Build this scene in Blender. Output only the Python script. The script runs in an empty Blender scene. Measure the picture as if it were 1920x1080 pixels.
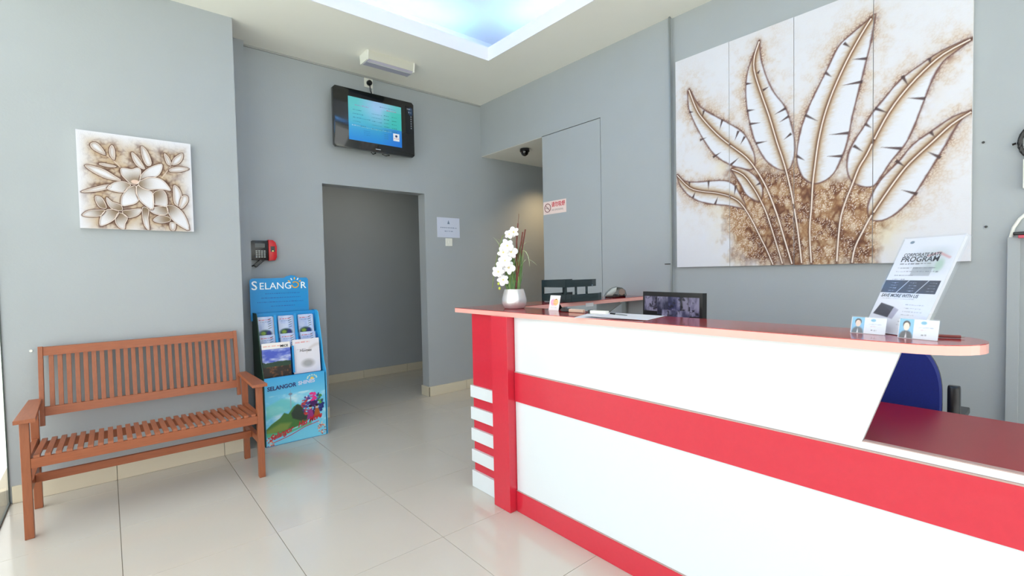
import bpy, bmesh, math, random
import numpy as np
from mathutils import Vector, Matrix
random.seed(7)
S = bpy.context.scene
COL = S.collection
# ------------------------------------------------------------------ camera, sky, exposure
EYE = 1.285
def build_camera():
    yaw, pit, rol = [math.radians(a) for a in (40.29, -1.88, -1.138)]
    F = Vector((math.sin(yaw)*math.cos(pit), math.cos(yaw)*math.cos(pit), math.sin(pit)))
    ri = Vector((math.cos(yaw), -math.sin(yaw), 0)); up = ri.cross(F)
    R = ri*math.cos(rol) + up*math.sin(rol); U = -ri*math.sin(rol) + up*math.cos(rol)
    cd = bpy.data.cameras.new('camera'); cd.sensor_width = 36; cd.lens = 896.99/1920*36; cd.clip_start = 0.02
    co = bpy.data.objects.new('camera', cd); COL.objects.link(co)
    m = Matrix(((R.x, U.x, -F.x, 0), (R.y, U.y, -F.y, 0), (R.z, U.z, -F.z, EYE), (0, 0, 0, 1)))
    co.matrix_world = m
    S.camera = co
build_camera()
S.view_settings.view_transform = 'Standard'; S.view_settings.look = 'None'
S.view_settings.gamma = 1; S.view_settings.use_curve_mapping = False
S.view_settings.exposure = -0.22
W = bpy.data.worlds.new('sky'); S.world = W; W.use_nodes = True
W.node_tree.nodes['Background'].inputs[0].default_value = (1.0, 0.985, 0.985, 1)
W.node_tree.nodes['Background'].inputs[1].default_value = 3.0
S.cycles.max_bounces = 9; S.cycles.diffuse_bounces = 6; S.cycles.glossy_bounces = 4
S.cycles.transmission_bounces = 8; S.cycles.transparent_max_bounces = 12
S.cycles.sample_clamp_indirect = 6; S.cycles.caustics_reflective = False; S.cycles.caustics_refractive = False
def area(name, loc, rot, sx, sy, power, color=(1, 1, 1), portal=False):
    l = bpy.data.lights.new(name, 'AREA'); l.shape = 'RECTANGLE'; l.size = sx; l.size_y = sy
    l.energy = power; l.color = color
    if portal: l.cycles.is_portal = True
    o = bpy.data.objects.new(name, l); o.location = loc; o.rotation_euler = [math.radians(a) for a in rot]
    COL.objects.link(o); return o
# daylight comes in through the glazed side wall (left) and the glazed shop front behind the camera
area('window_portal', (-0.50, 0.75, 1.55), (0, -90, 0), 3.0, 6.4, 1, portal=True)
area('window_portal', (1.42, -2.52, 1.5), (90, 0, 0), 3.6, 2.9, 1, portal=True)

# sunlight added from behind the building, so pavement bounce brightens the ceiling
sl = bpy.data.lights.new('added_sun', 'SUN'); sl.energy = 16; sl.angle = 0.01; sl.color = (1.0, .97, .92)
so_ = bpy.data.objects.new('added_sun', sl); so_.rotation_euler = Vector((-0.45, -0.32, -1.0)).to_track_quat('-Z', 'Y').to_euler(); COL.objects.link(so_)

# ------------------------------------------------------------------ materials
def lin(c):
    return tuple(((x/12.92) if x <= 0.04045 else ((x+0.055)/1.055)**2.4) for x in c)
def rgb(r, g, b): return lin((r/255, g/255, b/255))
def mat(name, color, rough=0.5, metal=0.0, noise=0.0, nscale=20, bump=0.0, bscale=200, coat=0.0, spec=0.5,
        emit=None, estr=0.0, alpha=1.0, trans=0.0, stretch=None):
    m = bpy.data.materials.new(name); m.use_nodes = True; nt = m.node_tree; b = nt.nodes['Principled BSDF']
    b.inputs['Base Color'].default_value = (*color, 1); b.inputs['Roughness'].default_value = rough
    b.inputs['Metallic'].default_value = metal; b.inputs['Coat Weight'].default_value = coat
    b.inputs['Coat Roughness'].default_value = 0.06; b.inputs['Specular IOR Level'].default_value = spec
    b.inputs['Alpha'].default_value = alpha; b.inputs['Transmission Weight'].default_value = trans
    if emit: b.inputs['Emission Color'].default_value = (*emit, 1); b.inputs['Emission Strength'].default_value = estr
    tc = nt.nodes.new('ShaderNodeTexCoord'); src = tc.outputs['Object']
    if stretch:
        mp = nt.nodes.new('ShaderNodeMapping'); mp.inputs['Scale'].default_value = stretch
        nt.links.new(src, mp.inputs['Vector']); src = mp.outputs['Vector']
    if noise:
        n = nt.nodes.new('ShaderNodeTexNoise'); n.inputs['Scale'].default_value = nscale; n.inputs['Detail'].default_value = 5
        nt.links.new(src, n.inputs['Vector'])
        mx = nt.nodes.new('ShaderNodeMix'); mx.data_type = 'RGBA'
        mx.inputs[6].default_value = (*[max(0, c*(1-noise)) for c in color], 1)
        mx.inputs[7].default_value = (*[min(1, c*(1+noise)) for c in color], 1)
        nt.links.new(n.outputs['Fac'], mx.inputs[0]); nt.links.new(mx.outputs[2], b.inputs['Base Color'])
    if bump:
        n2 = nt.nodes.new('ShaderNodeTexNoise'); n2.inputs['Scale'].default_value = bscale; n2.inputs['Detail'].default_value = 3
        nt.links.new(src, n2.inputs['Vector'])
        bp = nt.nodes.new('ShaderNodeBump'); bp.inputs['Strength'].default_value = bump; bp.inputs['Distance'].default_value = 0.003
        nt.links.new(n2.outputs['Fac'], bp.inputs['Height']); nt.links.new(bp.outputs['Normal'], b.inputs['Normal'])
    return m
def glass_mat(name, tint, gloss=0.08, rough=0.0):
    m = bpy.data.materials.new(name); m.use_nodes = True; nt = m.node_tree; nt.nodes.clear()
    o = nt.nodes.new('ShaderNodeOutputMaterial'); t = nt.nodes.new('ShaderNodeBsdfTransparent'); g = nt.nodes.new('ShaderNodeBsdfGlossy')
    t.inputs[0].default_value = (*tint, 1); g.inputs['Roughness'].default_value = rough
    f = nt.nodes.new('ShaderNodeLayerWeight'); f.inputs['Blend'].default_value = 0.5
    pw = nt.nodes.new('ShaderNodeMath'); pw.operation = 'POWER'; pw.inputs[1].default_value = 4.0
    ma = nt.nodes.new('ShaderNodeMath'); ma.operation = 'MULTIPLY_ADD'; ma.inputs[1].default_value = 0.35; ma.inputs[2].default_value = gloss*0.4
    nt.links.new(f.outputs['Facing'], pw.inputs[0]); nt.links.new(pw.outputs[0], ma.inputs[0])
    x = nt.nodes.new('ShaderNodeMixShader'); nt.links.new(ma.outputs[0], x.inputs[0])
    nt.links.new(t.outputs[0], x.inputs[1]); nt.links.new(g.outputs[0], x.inputs[2]); nt.links.new(x.outputs[0], o.inputs[0])
    return m
def paint_mat(name, rough=0.5, bump=0.0, emit=0.0, spec=0.4):
    m = bpy.data.materials.new(name); m.use_nodes = True; nt = m.node_tree; b = nt.nodes['Principled BSDF']
    a = nt.nodes.new('ShaderNodeAttribute'); a.attribute_name = 'Col'
    b.inputs['Roughness'].default_value = rough; b.inputs['Specular IOR Level'].default_value = spec
    if emit:
        b.inputs['Base Color'].default_value = (0.01, 0.01, 0.01, 1)
        nt.links.new(a.outputs['Color'], b.inputs['Emission Color']); b.inputs['Emission Strength'].default_value = emit
    else: nt.links.new(a.outputs['Color'], b.inputs['Base Color'])
    if bump:
        tc = nt.nodes.new('ShaderNodeTexCoord'); v = nt.nodes.new('ShaderNodeTexNoise'); v.inputs['Scale'].default_value = 220
        nt.links.new(tc.outputs['Object'], v.inputs['Vector'])
        bp = nt.nodes.new('ShaderNodeBump'); bp.inputs['Strength'].default_value = bump; bp.inputs['Distance'].default_value = 0.002
        nt.links.new(v.outputs['Fac'], bp.inputs['Height']); nt.links.new(bp.outputs['Normal'], b.inputs['Normal'])
    return m
WALL = mat('wall_paint', rgb(163, 168, 173), 0.7, noise=0.03, nscale=4, bump=0.15, bscale=90)
CEIL = mat('ceiling_paint', rgb(240, 238, 232), 0.8, noise=0.02, nscale=3)
COVE = mat('cove_paint', rgb(236, 234, 238), 0.8)
TILE = mat('porcelain_tile', rgb(198, 193, 184), 0.16, noise=0.05, nscale=2.5, coat=0.3, bump=0.02, bscale=30)
GROUT = mat('grout', rgb(120, 112, 98), 0.9)
SKIRT = mat('skirting_tile', rgb(212, 203, 182), 0.25, noise=0.04, nscale=6)
WOOD = mat('stained_hardwood', rgb(148, 84, 52), 0.42, noise=0.25, nscale=9, stretch=(14, 14, 1.5), bump=0.08, bscale=40)
WOODX = mat('stained_hardwood_long', rgb(150, 82, 48), 0.42, noise=0.25, nscale=9, stretch=(1.5, 14, 14), bump=0.08, bscale=40)
WOODY = mat('stained_hardwood_deep', rgb(154, 88, 56), 0.42, noise=0.25, nscale=9, stretch=(14, 1.5, 14), bump=0.08, bscale=40)
RED = mat('red_laminate', rgb(196, 38, 58), 0.24, noise=0.06, nscale=60, coat=0.25)
REDTOP = mat('red_laminate_top', rgb(160, 16, 24), 0.16, noise=0.06, nscale=90, coat=0.5)
REDDESK = mat('red_laminate_desk', rgb(146, 18, 30), 0.3, noise=0.05, nscale=90)
SHEEN_PINK = mat('edge_band', rgb(226, 164, 156), 0.28, coat=0.3)  # pale tone paints the window's sheen onto the glossy red edge
WHITEL = mat('white_laminate', rgb(212, 220, 227), 0.22, coat=0.2)
TRIMG = mat('dull_edge', rgb(176, 150, 146), 0.5)
BLACK = mat('black_plastic', rgb(18, 18, 20), 0.25)
GLOSSB = mat('gloss_black_plastic', rgb(8, 8, 10), 0.08, coat=0.5)
DARK = mat('dark_void', rgb(28, 28, 28), 0.9)
WHITEP = mat('white_plastic', rgb(232, 232, 226), 0.4)
IVORY = mat('ivory_metal', rgb(196, 194, 184), 0.5)
CYAN = mat('sky_blue_card', rgb(22, 140, 206), 0.45)
CYAND = mat('deep_blue_card', rgb(18, 100, 170), 0.5)
PAPER = mat('paper', rgb(218, 218, 226), 0.7)
PAPERE = mat('paper_edge', rgb(196, 196, 206), 0.8)
CANVASW = mat('canvas_side', rgb(222, 220, 224), 0.8)
CORDM = mat('relief_paste', rgb(224, 208, 200), 0.45)
BLUEF = mat('blue_upholstery', rgb(14, 32, 116), 0.85, noise=0.2, nscale=180, bump=0.3, bscale=400)
ACRYL = glass_mat('clear_acrylic', (0.97, 0.98, 0.99), 0.10)
SMOKE = glass_mat('smoked_acrylic', (0.10, 0.16, 0.17), 0.30)
GLASS = glass_mat('window_glass', (0.972, 1.0, 0.988), 0.02)
ALU = mat('grey_aluminium', rgb(150, 155, 155), 0.35, metal=0.6)
SILVER = mat('silver_glaze', rgb(214, 214, 218), 0.22, metal=0.55, noise=0.08, nscale=30)
INK = mat('ink', rgb(30, 30, 36), 0.6)
PAINT = paint_mat('painted_canvas', 0.55, bump=0.5)
PRINT = paint_mat('printed_card', 0.4)
SCREEN = paint_mat('lit_screen', 0.2, emit=1.0)
SCREEN2 = paint_mat('lit_screen_dim', 0.2, emit=0.7)

# ------------------------------------------------------------------ mesh helpers
class MB:
    def __init__(s): s.bm = bmesh.new()
    def box(s, x0, x1, y0, y1, z0, z1, bev=0.0):
        vs = [s.bm.verts.new((x, y, z)) for x in (x0, x1) for y in (y0, y1) for z in (z0, z1)]
        q = [(0, 1, 3, 2), (4, 6, 7, 5), (0, 4, 5, 1), (2, 3, 7, 6), (0, 2, 6, 4), (1, 5, 7, 3)]
        fs = [s.bm.faces.new([vs[i] for i in f]) for f in q]
        if bev:
            es = list({e for f in fs for e in f.edges})
            bmesh.ops.bevel(s.bm, geom=es, offset=bev, segments=2, affect='EDGES', profile=0.5)
        return s
    def beam(s, a, b, wx, wz, side=None, bev=0.0):          # rectangular bar from a to b
        a = Vector(a); b = Vector(b); d = (b-a).normalized()
        side = Vector(side) if side else (Vector((1, 0, 0)) if abs(d.x) < 0.9 else Vector((0, 1, 0)))
        side = (side - d*side.dot(d)).normalized(); up = d.cross(side)
        vs = [s.bm.verts.new(p + side*i*wx/2 + up*j*wz/2) for p in (a, b) for i in (-1, 1) for j in (-1, 1)]
        q = [(0, 1, 3, 2), (4, 6, 7, 5), (0, 4, 5, 1), (2, 3, 7, 6), (0, 2, 6, 4), (1, 5, 7, 3)]
        fs = [s.bm.faces.new([vs[i] for i in f]) for f in q]
        if bev:
            bmesh.ops.bevel(s.bm, geom=list({e for f in fs for e in f.edges}), offset=bev, segments=2, affect='EDGES', profile=0.5)
        return s
    def prism(s, pts, axis, a0, a1, bev=0.0):               # polygon extruded along axis ('x': pts=(y,z), 'y': (x,z), 'z': (x,y))
        def P(p, a): return (a, p[0], p[1]) if axis == 'x' else ((p[0], a, p[1]) if axis == 'y' else (p[0], p[1], a))
        A = [s.bm.verts.new(P(p, a0)) for p in pts]; B = [s.bm.verts.new(P(p, a1)) for p in pts]
        n = len(pts); fs = [s.bm.faces.new(A), s.bm.faces.new(B[::-1])]
        for i in range(n): fs.append(s.bm.faces.new((A[i], B[i], B[(i+1) % n], A[(i+1) % n])))
        if bev:
            es = list(fs[0].edges)+list(fs[1].edges)
            bmesh.ops.bevel(s.bm, geom=es, offset=bev, segments=2, affect='EDGES', profile=0.5)
        return s
    def tube(s, pts, r, n=8, taper=None, closed=False):
        pts = [Vector(p) for p in pts]; rings = []
        up0 = Vector((0.12, 0.2, 1)).normalized()
        N = len(pts)
        for i, p in enumerate(pts):
            d = (pts[min(i+1, N-1)]-pts[max(i-1, 0)]).normalized()
            a = d.cross(up0); a = a.normalized() if a.length > 0.05 else d.cross(Vector((1, 0.1, 0))).normalized()
            b = d.cross(a)
            rr = r if taper is None else r*(1+(taper-1)*i/max(1, N-1))
            rings.append([s.bm.verts.new(p + a*math.cos(t*2*math.pi/n)*rr + b*math.sin(t*2*math.pi/n)*rr) for t in range(n)])
        for i in range(N-1):
            for t in range(n): s.bm.faces.new((rings[i][t], rings[i][(t+1) % n], rings[i+1][(t+1) % n], rings[i+1][t]))
        s.bm.faces.new(rings[0][::-1]); s.bm.faces.new(rings[-1])
        return s
    def lathe(s, prof, c, n=32, axis='z', sq=2.0, sx=1, sy=1):    # prof: (r, h); sq: superellipse power
        rings = []
        for r, h in prof:
            ring = []
            for t in range(n):
                a = 2*math.pi*t/n; ca, sa = math.cos(a), math.sin(a)
                k = (abs(ca)**sq+abs(sa)**sq)**(-1/sq)
                u, v = r*k*ca*sx, r*k*sa*sy
                p = (c[0]+u, c[1]+v, c[2]+h) if axis == 'z' else ((c[0]+u, c[1]+h, c[2]+v) if axis == 'y' else (c[0]+h, c[1]+u, c[2]+v))
                ring.append(s.bm.verts.new(p))
            rings.append(ring)
        for i in range(len(rings)-1):
            for t in range(n): s.bm.faces.new((rings[i][t], rings[i][(t+1) % n], rings[i+1][(t+1) % n], rings[i+1][t]))
        s.bm.faces.new(rings[0][::-1]); s.bm.faces.new(rings[-1])
        return s
    def ball(s, c, r, sx=1, sy=1, sz=1, n=12):
        m = Matrix.Translation(c) @ Matrix.Diagonal((r*sx, r*sy, r*sz, 1))
        bmesh.ops.create_uvsphere(s.bm, u_segments=n, v_segments=max(6, n//2+2), radius=1, matrix=m); return s
    def xform(s, m): bmesh.ops.transform(s.bm, matrix=m, verts=s.bm.verts); return s
    def mesh(s, name, m, smooth=False):
        bmesh.ops.recalc_face_normals(s.bm, faces=s.bm.faces)
        me = bpy.data.meshes.new(name); s.bm.to_mesh(me); s.bm.free()
        if m: me.materials.append(m)
        if smooth:
            for p in me.polygons: p.use_smooth = True
            try: me.set_sharp_from_angle(angle=math.radians(38))
            except Exception: pass
        return me
    def obj(s, name, m, parent=None, smooth=False, label=None):
        return link(name, s.mesh(name, m, smooth), parent, label)
def link(name, me, parent=None, label=None):
    o = bpy.data.objects.new(name, me); COL.objects.link(o)
    if parent is not None: o.parent = parent; o.matrix_parent_inverse = parent.matrix_world.inverted()
    if label: o['label'] = label
    return o
def thing(name, label, cat, loc=(0, 0, 0), group=None):
    o = bpy.data.objects.new(name, None); o.empty_display_size = 0.1; COL.objects.link(o)
    o.location = loc; o.matrix_world = Matrix.Translation(loc)
    o['label'] = label; o['category'] = cat
    if group: o['group'] = group
    return o
def tag(o, label, cat, group=None):
    o['label'] = label; o['category'] = cat
    if group: o['group'] = group
    return o
def struct(o): o['kind'] = 'structure'; return o
def box(name, m, parent, *a, bev=0.0, label=None, smooth=False):
    return MB().box(*a, bev=bev).obj(name, m, parent, smooth, label)
FRAME = lambda O, ex, ez: Matrix((( ex[0], ez[0], Vector(ex).cross(Vector(ez)).x, O[0]), (ex[1], ez[1], Vector(ex).cross(Vector(ez)).y, O[1]), (ex[2], ez[2], Vector(ex).cross(Vector(ez)).z, O[2]), (0, 0, 0, 1)))
def text(name, body, size, O, ex, ez, m, parent, align='LEFT', bold=0.0, shear=0.0, sx=1.0, depth=0.0003, spacing=1.0, label=None):
    cu = bpy.data.curves.new(name, 'FONT'); cu.body = body; cu.size = size; cu.align_x = align
    cu.offset = bold; cu.shear = shear; cu.extrude = depth; cu.space_character = spacing; cu.resolution_u = 3
    t = bpy.data.objects.new('tmp_text', cu); COL.objects.link(t)
    dg = bpy.context.evaluated_depsgraph_get(); dg.update()
    me = bpy.data.meshes.new_from_object(t.evaluated_get(dg)); me.name = name
    bpy.data.objects.remove(t); bpy.data.curves.remove(cu)
    me.transform(FRAME(O, ex, ez) @ Matrix.Diagonal((sx, 1, 1, 1)))
    me.materials.clear(); me.materials.append(m)
    return link(name, me, parent, label)

# ------------------------------------------------------------------ painter: pigment on a fine grid
def vnoise(X, Z, s, seed=0):
    r = np.random.RandomState(seed); G = r.rand(256, 256)
    x = X*s+1000.3; z = Z*s+1000.7; xi = np.floor(x).astype(int); zi = np.floor(z).astype(int)
    fx = x-xi; fz = z-zi; fx = fx*fx*(3-2*fx); fz = fz*fz*(3-2*fz)
    g = lambda a, b: G[a % 256, b % 256]
    return (g(xi, zi)*(1-fx)+g(xi+1, zi)*fx)*(1-fz)+(g(xi, zi+1)*(1-fx)+g(xi+1, zi+1)*fx)*fz
def fbm(X, Z, s, seed=0, o=4):
    v = 0; a = 0.5; t = 0
    for k in range(o): v = v+a*vnoise(X, Z, s*2**k, seed+k); t += a; a *= 0.55
    return v/t
def worley(X, Z, s, seed=0):
    r = np.random.RandomState(seed); J = r.rand(128, 128, 2)
    x = X*s+500.; z = Z*s+500.; xi = np.floor(x).astype(int); zi = np.floor(z).astype(int)
    f1 = np.full(X.shape, 9.); f2 = np.full(X.shape, 9.)
    for i in (-1, 0, 1):
        for j in (-1, 0, 1):
            jx = J[(xi+i) % 128, (zi+j) % 128]
            d = np.hypot(xi+i+jx[..., 0]-x, zi+j+jx[..., 1]-z)
            f2 = np.minimum(f2, np.maximum(f1, d)); f1 = np.minimum(f1, d)
    return f1, f2
def smooth(pts, n=4, closed=False):
    P = [np.array(p, float) for p in pts]; o = []; N = len(P)
    for i in range(N if closed else N-1):
        if closed: p0, p1, p2, p3 = P[i-1], P[i], P[(i+1) % N], P[(i+2) % N]
        else: p0, p1, p2, p3 = P[max(i-1, 0)], P[i], P[i+1], P[min(i+2, N-1)]
        for k in range(n):
            t = k/n; q = .5*(2*p1+(p2-p0)*t+(2*p0-5*p1+4*p2-p3)*t*t+(3*p1-p0-3*p2+p3)*t**3); o.append((float(q[0]), float(q[1])))
    if not closed: o.append(tuple(pts[-1]))
    return o
class Paint:
    def __init__(s, w, h, res, color=(255, 255, 255), x0=0.0, z0=0.0):
        s.w, s.h = w, h; s.nx = max(2, int(round(w/res))+1); s.nz = max(2, int(round(h/res))+1); s.res = res
        s.X, s.Z = np.meshgrid(np.linspace(0, w, s.nx)+x0, np.linspace(0, h, s.nz)+z0)
        s.x0, s.z0 = x0, z0
        s.C = np.ones(s.X.shape+(3,))*np.array(color)/255.
    def seg(s, pts):                                  # distance to a polyline
        d = np.full(s.X.shape, 9.)
        for (x0, z0), (x1, z1) in zip(pts[:-1], pts[1:]):
            dx, dz = x1-x0, z1-z0; L = dx*dx+dz*dz+1e-12
            t = np.clip(((s.X-x0)*dx+(s.Z-z0)*dz)/L, 0, 1)
            d = np.minimum(d, np.hypot(s.X-x0-t*dx, s.Z-z0-t*dz))
        return d
    def sdf(s, pts):                                  # signed distance, negative inside
        d = s.seg(list(pts)+[pts[0]]); ins = np.zeros(s.X.shape, bool); n = len(pts)
        for i in range(n):
            (xa, za), (xb, zb) = pts[i], pts[(i+1) % n]
            if za == zb: continue
            c = ((za > s.Z) != (zb > s.Z)) & (s.X < (xb-xa)*(s.Z-za)/(zb-za)+xa)
            ins ^= c
        return np.where(ins, -d, d)
    def mix(s, a, color):
        a = np.clip(a, 0, 1)[..., None]; c = np.array(color, float); c = c/255. if c.ndim == 1 else c
        s.C = s.C*(1-a)+c*a
    def poly(s, pts, color, a=1.0, soft=None):
        soft = soft or s.res; s.mix(a*np.clip(0.5-s.sdf(pts)/soft, 0, 1), color)
    def line(s, pts, w, color, a=1.0, soft=None):
        soft = soft or s.res; s.mix(a*np.clip(0.5+(w/2-s.seg(pts))/soft, 0, 1), color)
    def disc(s, x, z, rx, rz, color, a=1.0, soft=0.3):
        q = np.hypot((s.X-x)/rx, (s.Z-z)/rz); s.mix(a*np.clip((1-q)/soft+0.5, 0, 1), color)
    def rect(s, x0, x1, z0, z1, color, a=1.0):
        s.mix(a*((s.X >= x0) & (s.X <= x1) & (s.Z >= z0) & (s.Z <= z1)), color)
    def scribble(s, x0, x1, z, h, color, seed=0, a=0.8):      # a line of print too small to read
        r = np.random.RandomState(seed); x = x0
        while x < x1:
            w = r.uniform(0.6, 2.2)*h; s.rect(x, min(x+w, x1), z-h*0.35*r.uniform(.6, 1), z+h*0.35*r.uniform(.6, 1), color, a*r.uniform(.5, 1)); x += w+h*0.45
    def obj(s, name, O, ex, ez, m, parent, lift=0.0004, label=None):
        O = np.array(O); ex = np.array(ex, float); ez = np.array(ez, float); n = np.cross(ex, ez)*lift
        P = O+n+(s.X-s.x0)[..., None]*ex+(s.Z-s.z0)[..., None]*ez
        me = bpy.data.meshes.new(name); V = P.reshape(-1, 3)
        i = np.arange(s.nx*s.nz).reshape(s.nz, s.nx)
        Fq = np.stack([i[:-1, :-1], i[:-1, 1:], i[1:, 1:], i[1:, :-1]], -1).reshape(-1, 4)
        me.vertices.add(len(V)); me.vertices.foreach_set('co', V.ravel().astype(np.float32))
        me.loops.add(Fq.size); me.loops.foreach_set('vertex_index', Fq.ravel().astype(np.int32))
        me.polygons.add(len(Fq)); me.polygons.foreach_set('loop_start', np.arange(0, Fq.size, 4).astype(np.int32))
        me.polygons.foreach_set('loop_total', np.full(len(Fq), 4, np.int32))
        me.update(calc_edges=True)
        c = np.clip(s.C, 0, 1); L = np.where(c <= 0.04045, c/12.92, ((c+0.055)/1.055)**2.4)
        A = np.concatenate([L, np.ones(L.shape[:2]+(1,))], -1).reshape(-1)
        ca = me.color_attributes.new('Col', 'FLOAT_COLOR', 'POINT'); ca.data.foreach_set('color', A.astype(np.float32))
        me.materials.append(m)
        return link(name, me, parent, label)
# digitised outlines of the two paintings, metres from each picture's lower left corner
ART_LEAVES=[{"o":[[0.009,0.692],[0.067,0.635],[0.167,0.613],[0.283,0.604],[0.375,0.59],[0.436,0.551],[0.471,0.485],[0.505,0.42],[0.505,0.383],[0.462,0.394],[0.4,0.416],[0.282,0.439],[0.166,0.48],[0.086,0.538],[0.025,0.622]],"m":[[0.009,0.688],[0.107,0.582],[0.206,0.54],[0.301,0.517],[0.41,0.476],[0.479,0.423],[0.546,0.313],[0.603,0.19],[0.643,0.104],[0.687,-0.006]],"v":[[[0.251,0.61],[0.25,0.546]],[[0.104,0.625],[0.107,0.591]],[[0.131,0.504],[0.151,0.547]],[[0.297,0.437],[0.319,0.488]],[[0.445,0.549],[0.433,0.481]]]},{"o":[[0.414,0.667],[0.463,0.667],[0.531,0.63],[0.58,0.579],[0.612,0.524],[0.62,0.473],[0.604,0.425],[0.571,0.429],[0.513,0.479],[0.48,0.544],[0.437,0.62]],"m":[[0.419,0.661],[0.497,0.61],[0.563,0.514],[0.604,0.433],[0.644,0.337],[0.69,0.184],[0.744,-0.008]],"v":[[[0.604,0.539],[0.572,0.527]]]},{"o":[[0.109,1.297],[0.191,1.146],[0.35,1.014],[0.464,0.925],[0.515,0.862],[0.556,0.769],[0.571,0.707],[0.567,0.652],[0.539,0.637],[0.463,0.667],[0.402,0.696],[0.293,0.787],[0.19,0.954],[0.116,1.12],[0.098,1.208]],"m":[[0.109,1.288],[0.162,1.144],[0.21,1.059],[0.313,0.926],[0.411,0.825],[0.514,0.726],[0.58,0.63],[0.644,0.503],[0.706,0.33],[0.752,0.163],[0.799,-0.009]],"v":[[[0.108,1.129],[0.142,1.122]],[[0.22,1.111],[0.206,1.06]],[[0.353,1.013],[0.333,0.948]],[[0.464,0.911],[0.439,0.853]],[[0.506,0.864],[0.476,0.816]],[[0.189,0.909],[0.238,0.916]],[[0.284,0.768],[0.343,0.792]],[[0.411,0.694],[0.467,0.732]]]},{"o":[[0.602,1.461],[0.611,1.343],[0.646,1.209],[0.692,1.097],[0.752,1.0],[0.782,0.912],[0.804,0.812],[0.814,0.731],[0.804,0.654],[0.782,0.602],[0.752,0.596],[0.707,0.616],[0.644,0.676],[0.597,0.76],[0.556,0.869],[0.524,1.029],[0.513,1.167],[0.525,1.281],[0.558,1.37],[0.586,1.426]],"m":[[0.602,1.453],[0.573,1.373],[0.569,1.283],[0.606,1.139],[0.661,0.96],[0.707,0.786],[0.752,0.632],[0.789,0.465],[0.811,0.335],[0.833,0.174],[0.851,-0.005]],"v":[[[0.516,1.208],[0.557,1.199]],[[0.52,1.03],[0.573,1.024]],[[0.535,0.939],[0.61,0.93]],[[0.577,0.803],[0.648,0.802]],[[0.622,1.134],[0.661,1.147]],[[0.76,0.982],[0.692,0.96]],[[0.779,0.929],[0.722,0.904]],[[0.792,0.818],[0.749,0.79]],[[0.59,1.252],[0.606,1.271]]]},{"o":[[1.218,1.375],[1.177,1.35],[1.105,1.308],[1.042,1.259],[0.991,1.158],[0.924,1.029],[0.875,0.919],[0.84,0.804],[0.823,0.682],[0.833,0.601],[0.861,0.533],[0.91,0.491],[0.965,0.494],[1.018,0.53],[1.056,0.605],[1.088,0.702],[1.112,0.842],[1.142,0.978],[1.172,1.112],[1.195,1.216],[1.21,1.309]],"m":[[1.198,1.356],[1.147,1.277],[1.08,1.157],[1.017,1.016],[0.971,0.879],[0.94,0.735],[0.921,0.585],[0.91,0.479],[0.904,0.356],[0.894,0.201],[0.904,-0.007]],"v":[[[1.07,1.27],[1.102,1.234]],[[0.977,1.133],[1.01,1.097]],[[0.868,0.914],[0.94,0.857]],[[0.823,0.674],[0.868,0.638]],[[1.181,1.144],[1.111,1.164]],[[1.16,1.023],[1.063,1.032]],[[1.094,0.752],[0.999,0.764]],[[1.063,0.626],[0.985,0.64]]]},{"o":[[1.61,1.096],[1.501,1.077],[1.401,1.027],[1.326,0.978],[1.26,0.902],[1.203,0.833],[1.167,0.771],[1.119,0.695],[1.092,0.628],[1.088,0.54],[1.113,0.47],[1.168,0.433],[1.216,0.433],[1.25,0.484],[1.295,0.56],[1.35,0.631],[1.387,0.717],[1.423,0.828],[1.462,0.948],[1.502,1.019],[1.549,1.053]],"m":[[1.61,1.094],[1.501,1.055],[1.421,0.994],[1.348,0.917],[1.283,0.826],[1.226,0.714],[1.18,0.611],[1.144,0.545],[1.113,0.456],[1.076,0.35],[1.051,0.233],[1.035,-0.007]],"v":[[[1.447,1.055],[1.452,1.023]],[[1.337,0.999],[1.363,0.939]],[[1.218,0.86],[1.28,0.817]],[[1.173,0.784],[1.203,0.754]],[[1.119,0.674],[1.164,0.631]],[[1.433,0.852],[1.361,0.875]],[[1.336,0.614],[1.245,0.64]]]},{"o":[[1.613,0.744],[1.542,0.731],[1.454,0.675],[1.382,0.624],[1.329,0.553],[1.273,0.494],[1.228,0.431],[1.193,0.35],[1.186,0.301],[1.199,0.249],[1.252,0.236],[1.319,0.272],[1.378,0.34],[1.415,0.403],[1.465,0.501],[1.514,0.596],[1.552,0.677],[1.59,0.731]],"m":[[1.613,0.741],[1.533,0.692],[1.465,0.626],[1.403,0.566],[1.351,0.508],[1.285,0.408],[1.205,0.27],[1.169,0.194],[1.127,0.094],[1.111,-0.003]],"v":[[[1.454,0.675],[1.471,0.645]],[[1.312,0.554],[1.353,0.513]],[[1.495,0.534],[1.441,0.577]],[[1.403,0.361],[1.336,0.393]]]}]
ART_BASE=[[0.396,0.679],[0.514,0.641],[0.66,0.632],[0.811,0.621],[0.978,0.499],[1.107,0.493],[1.216,0.411],[1.24,0.23],[1.219,0.132],[1.215,-0.019],[0.69,-0.006],[0.512,-0.002],[0.394,0.187],[0.395,0.451]]
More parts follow.
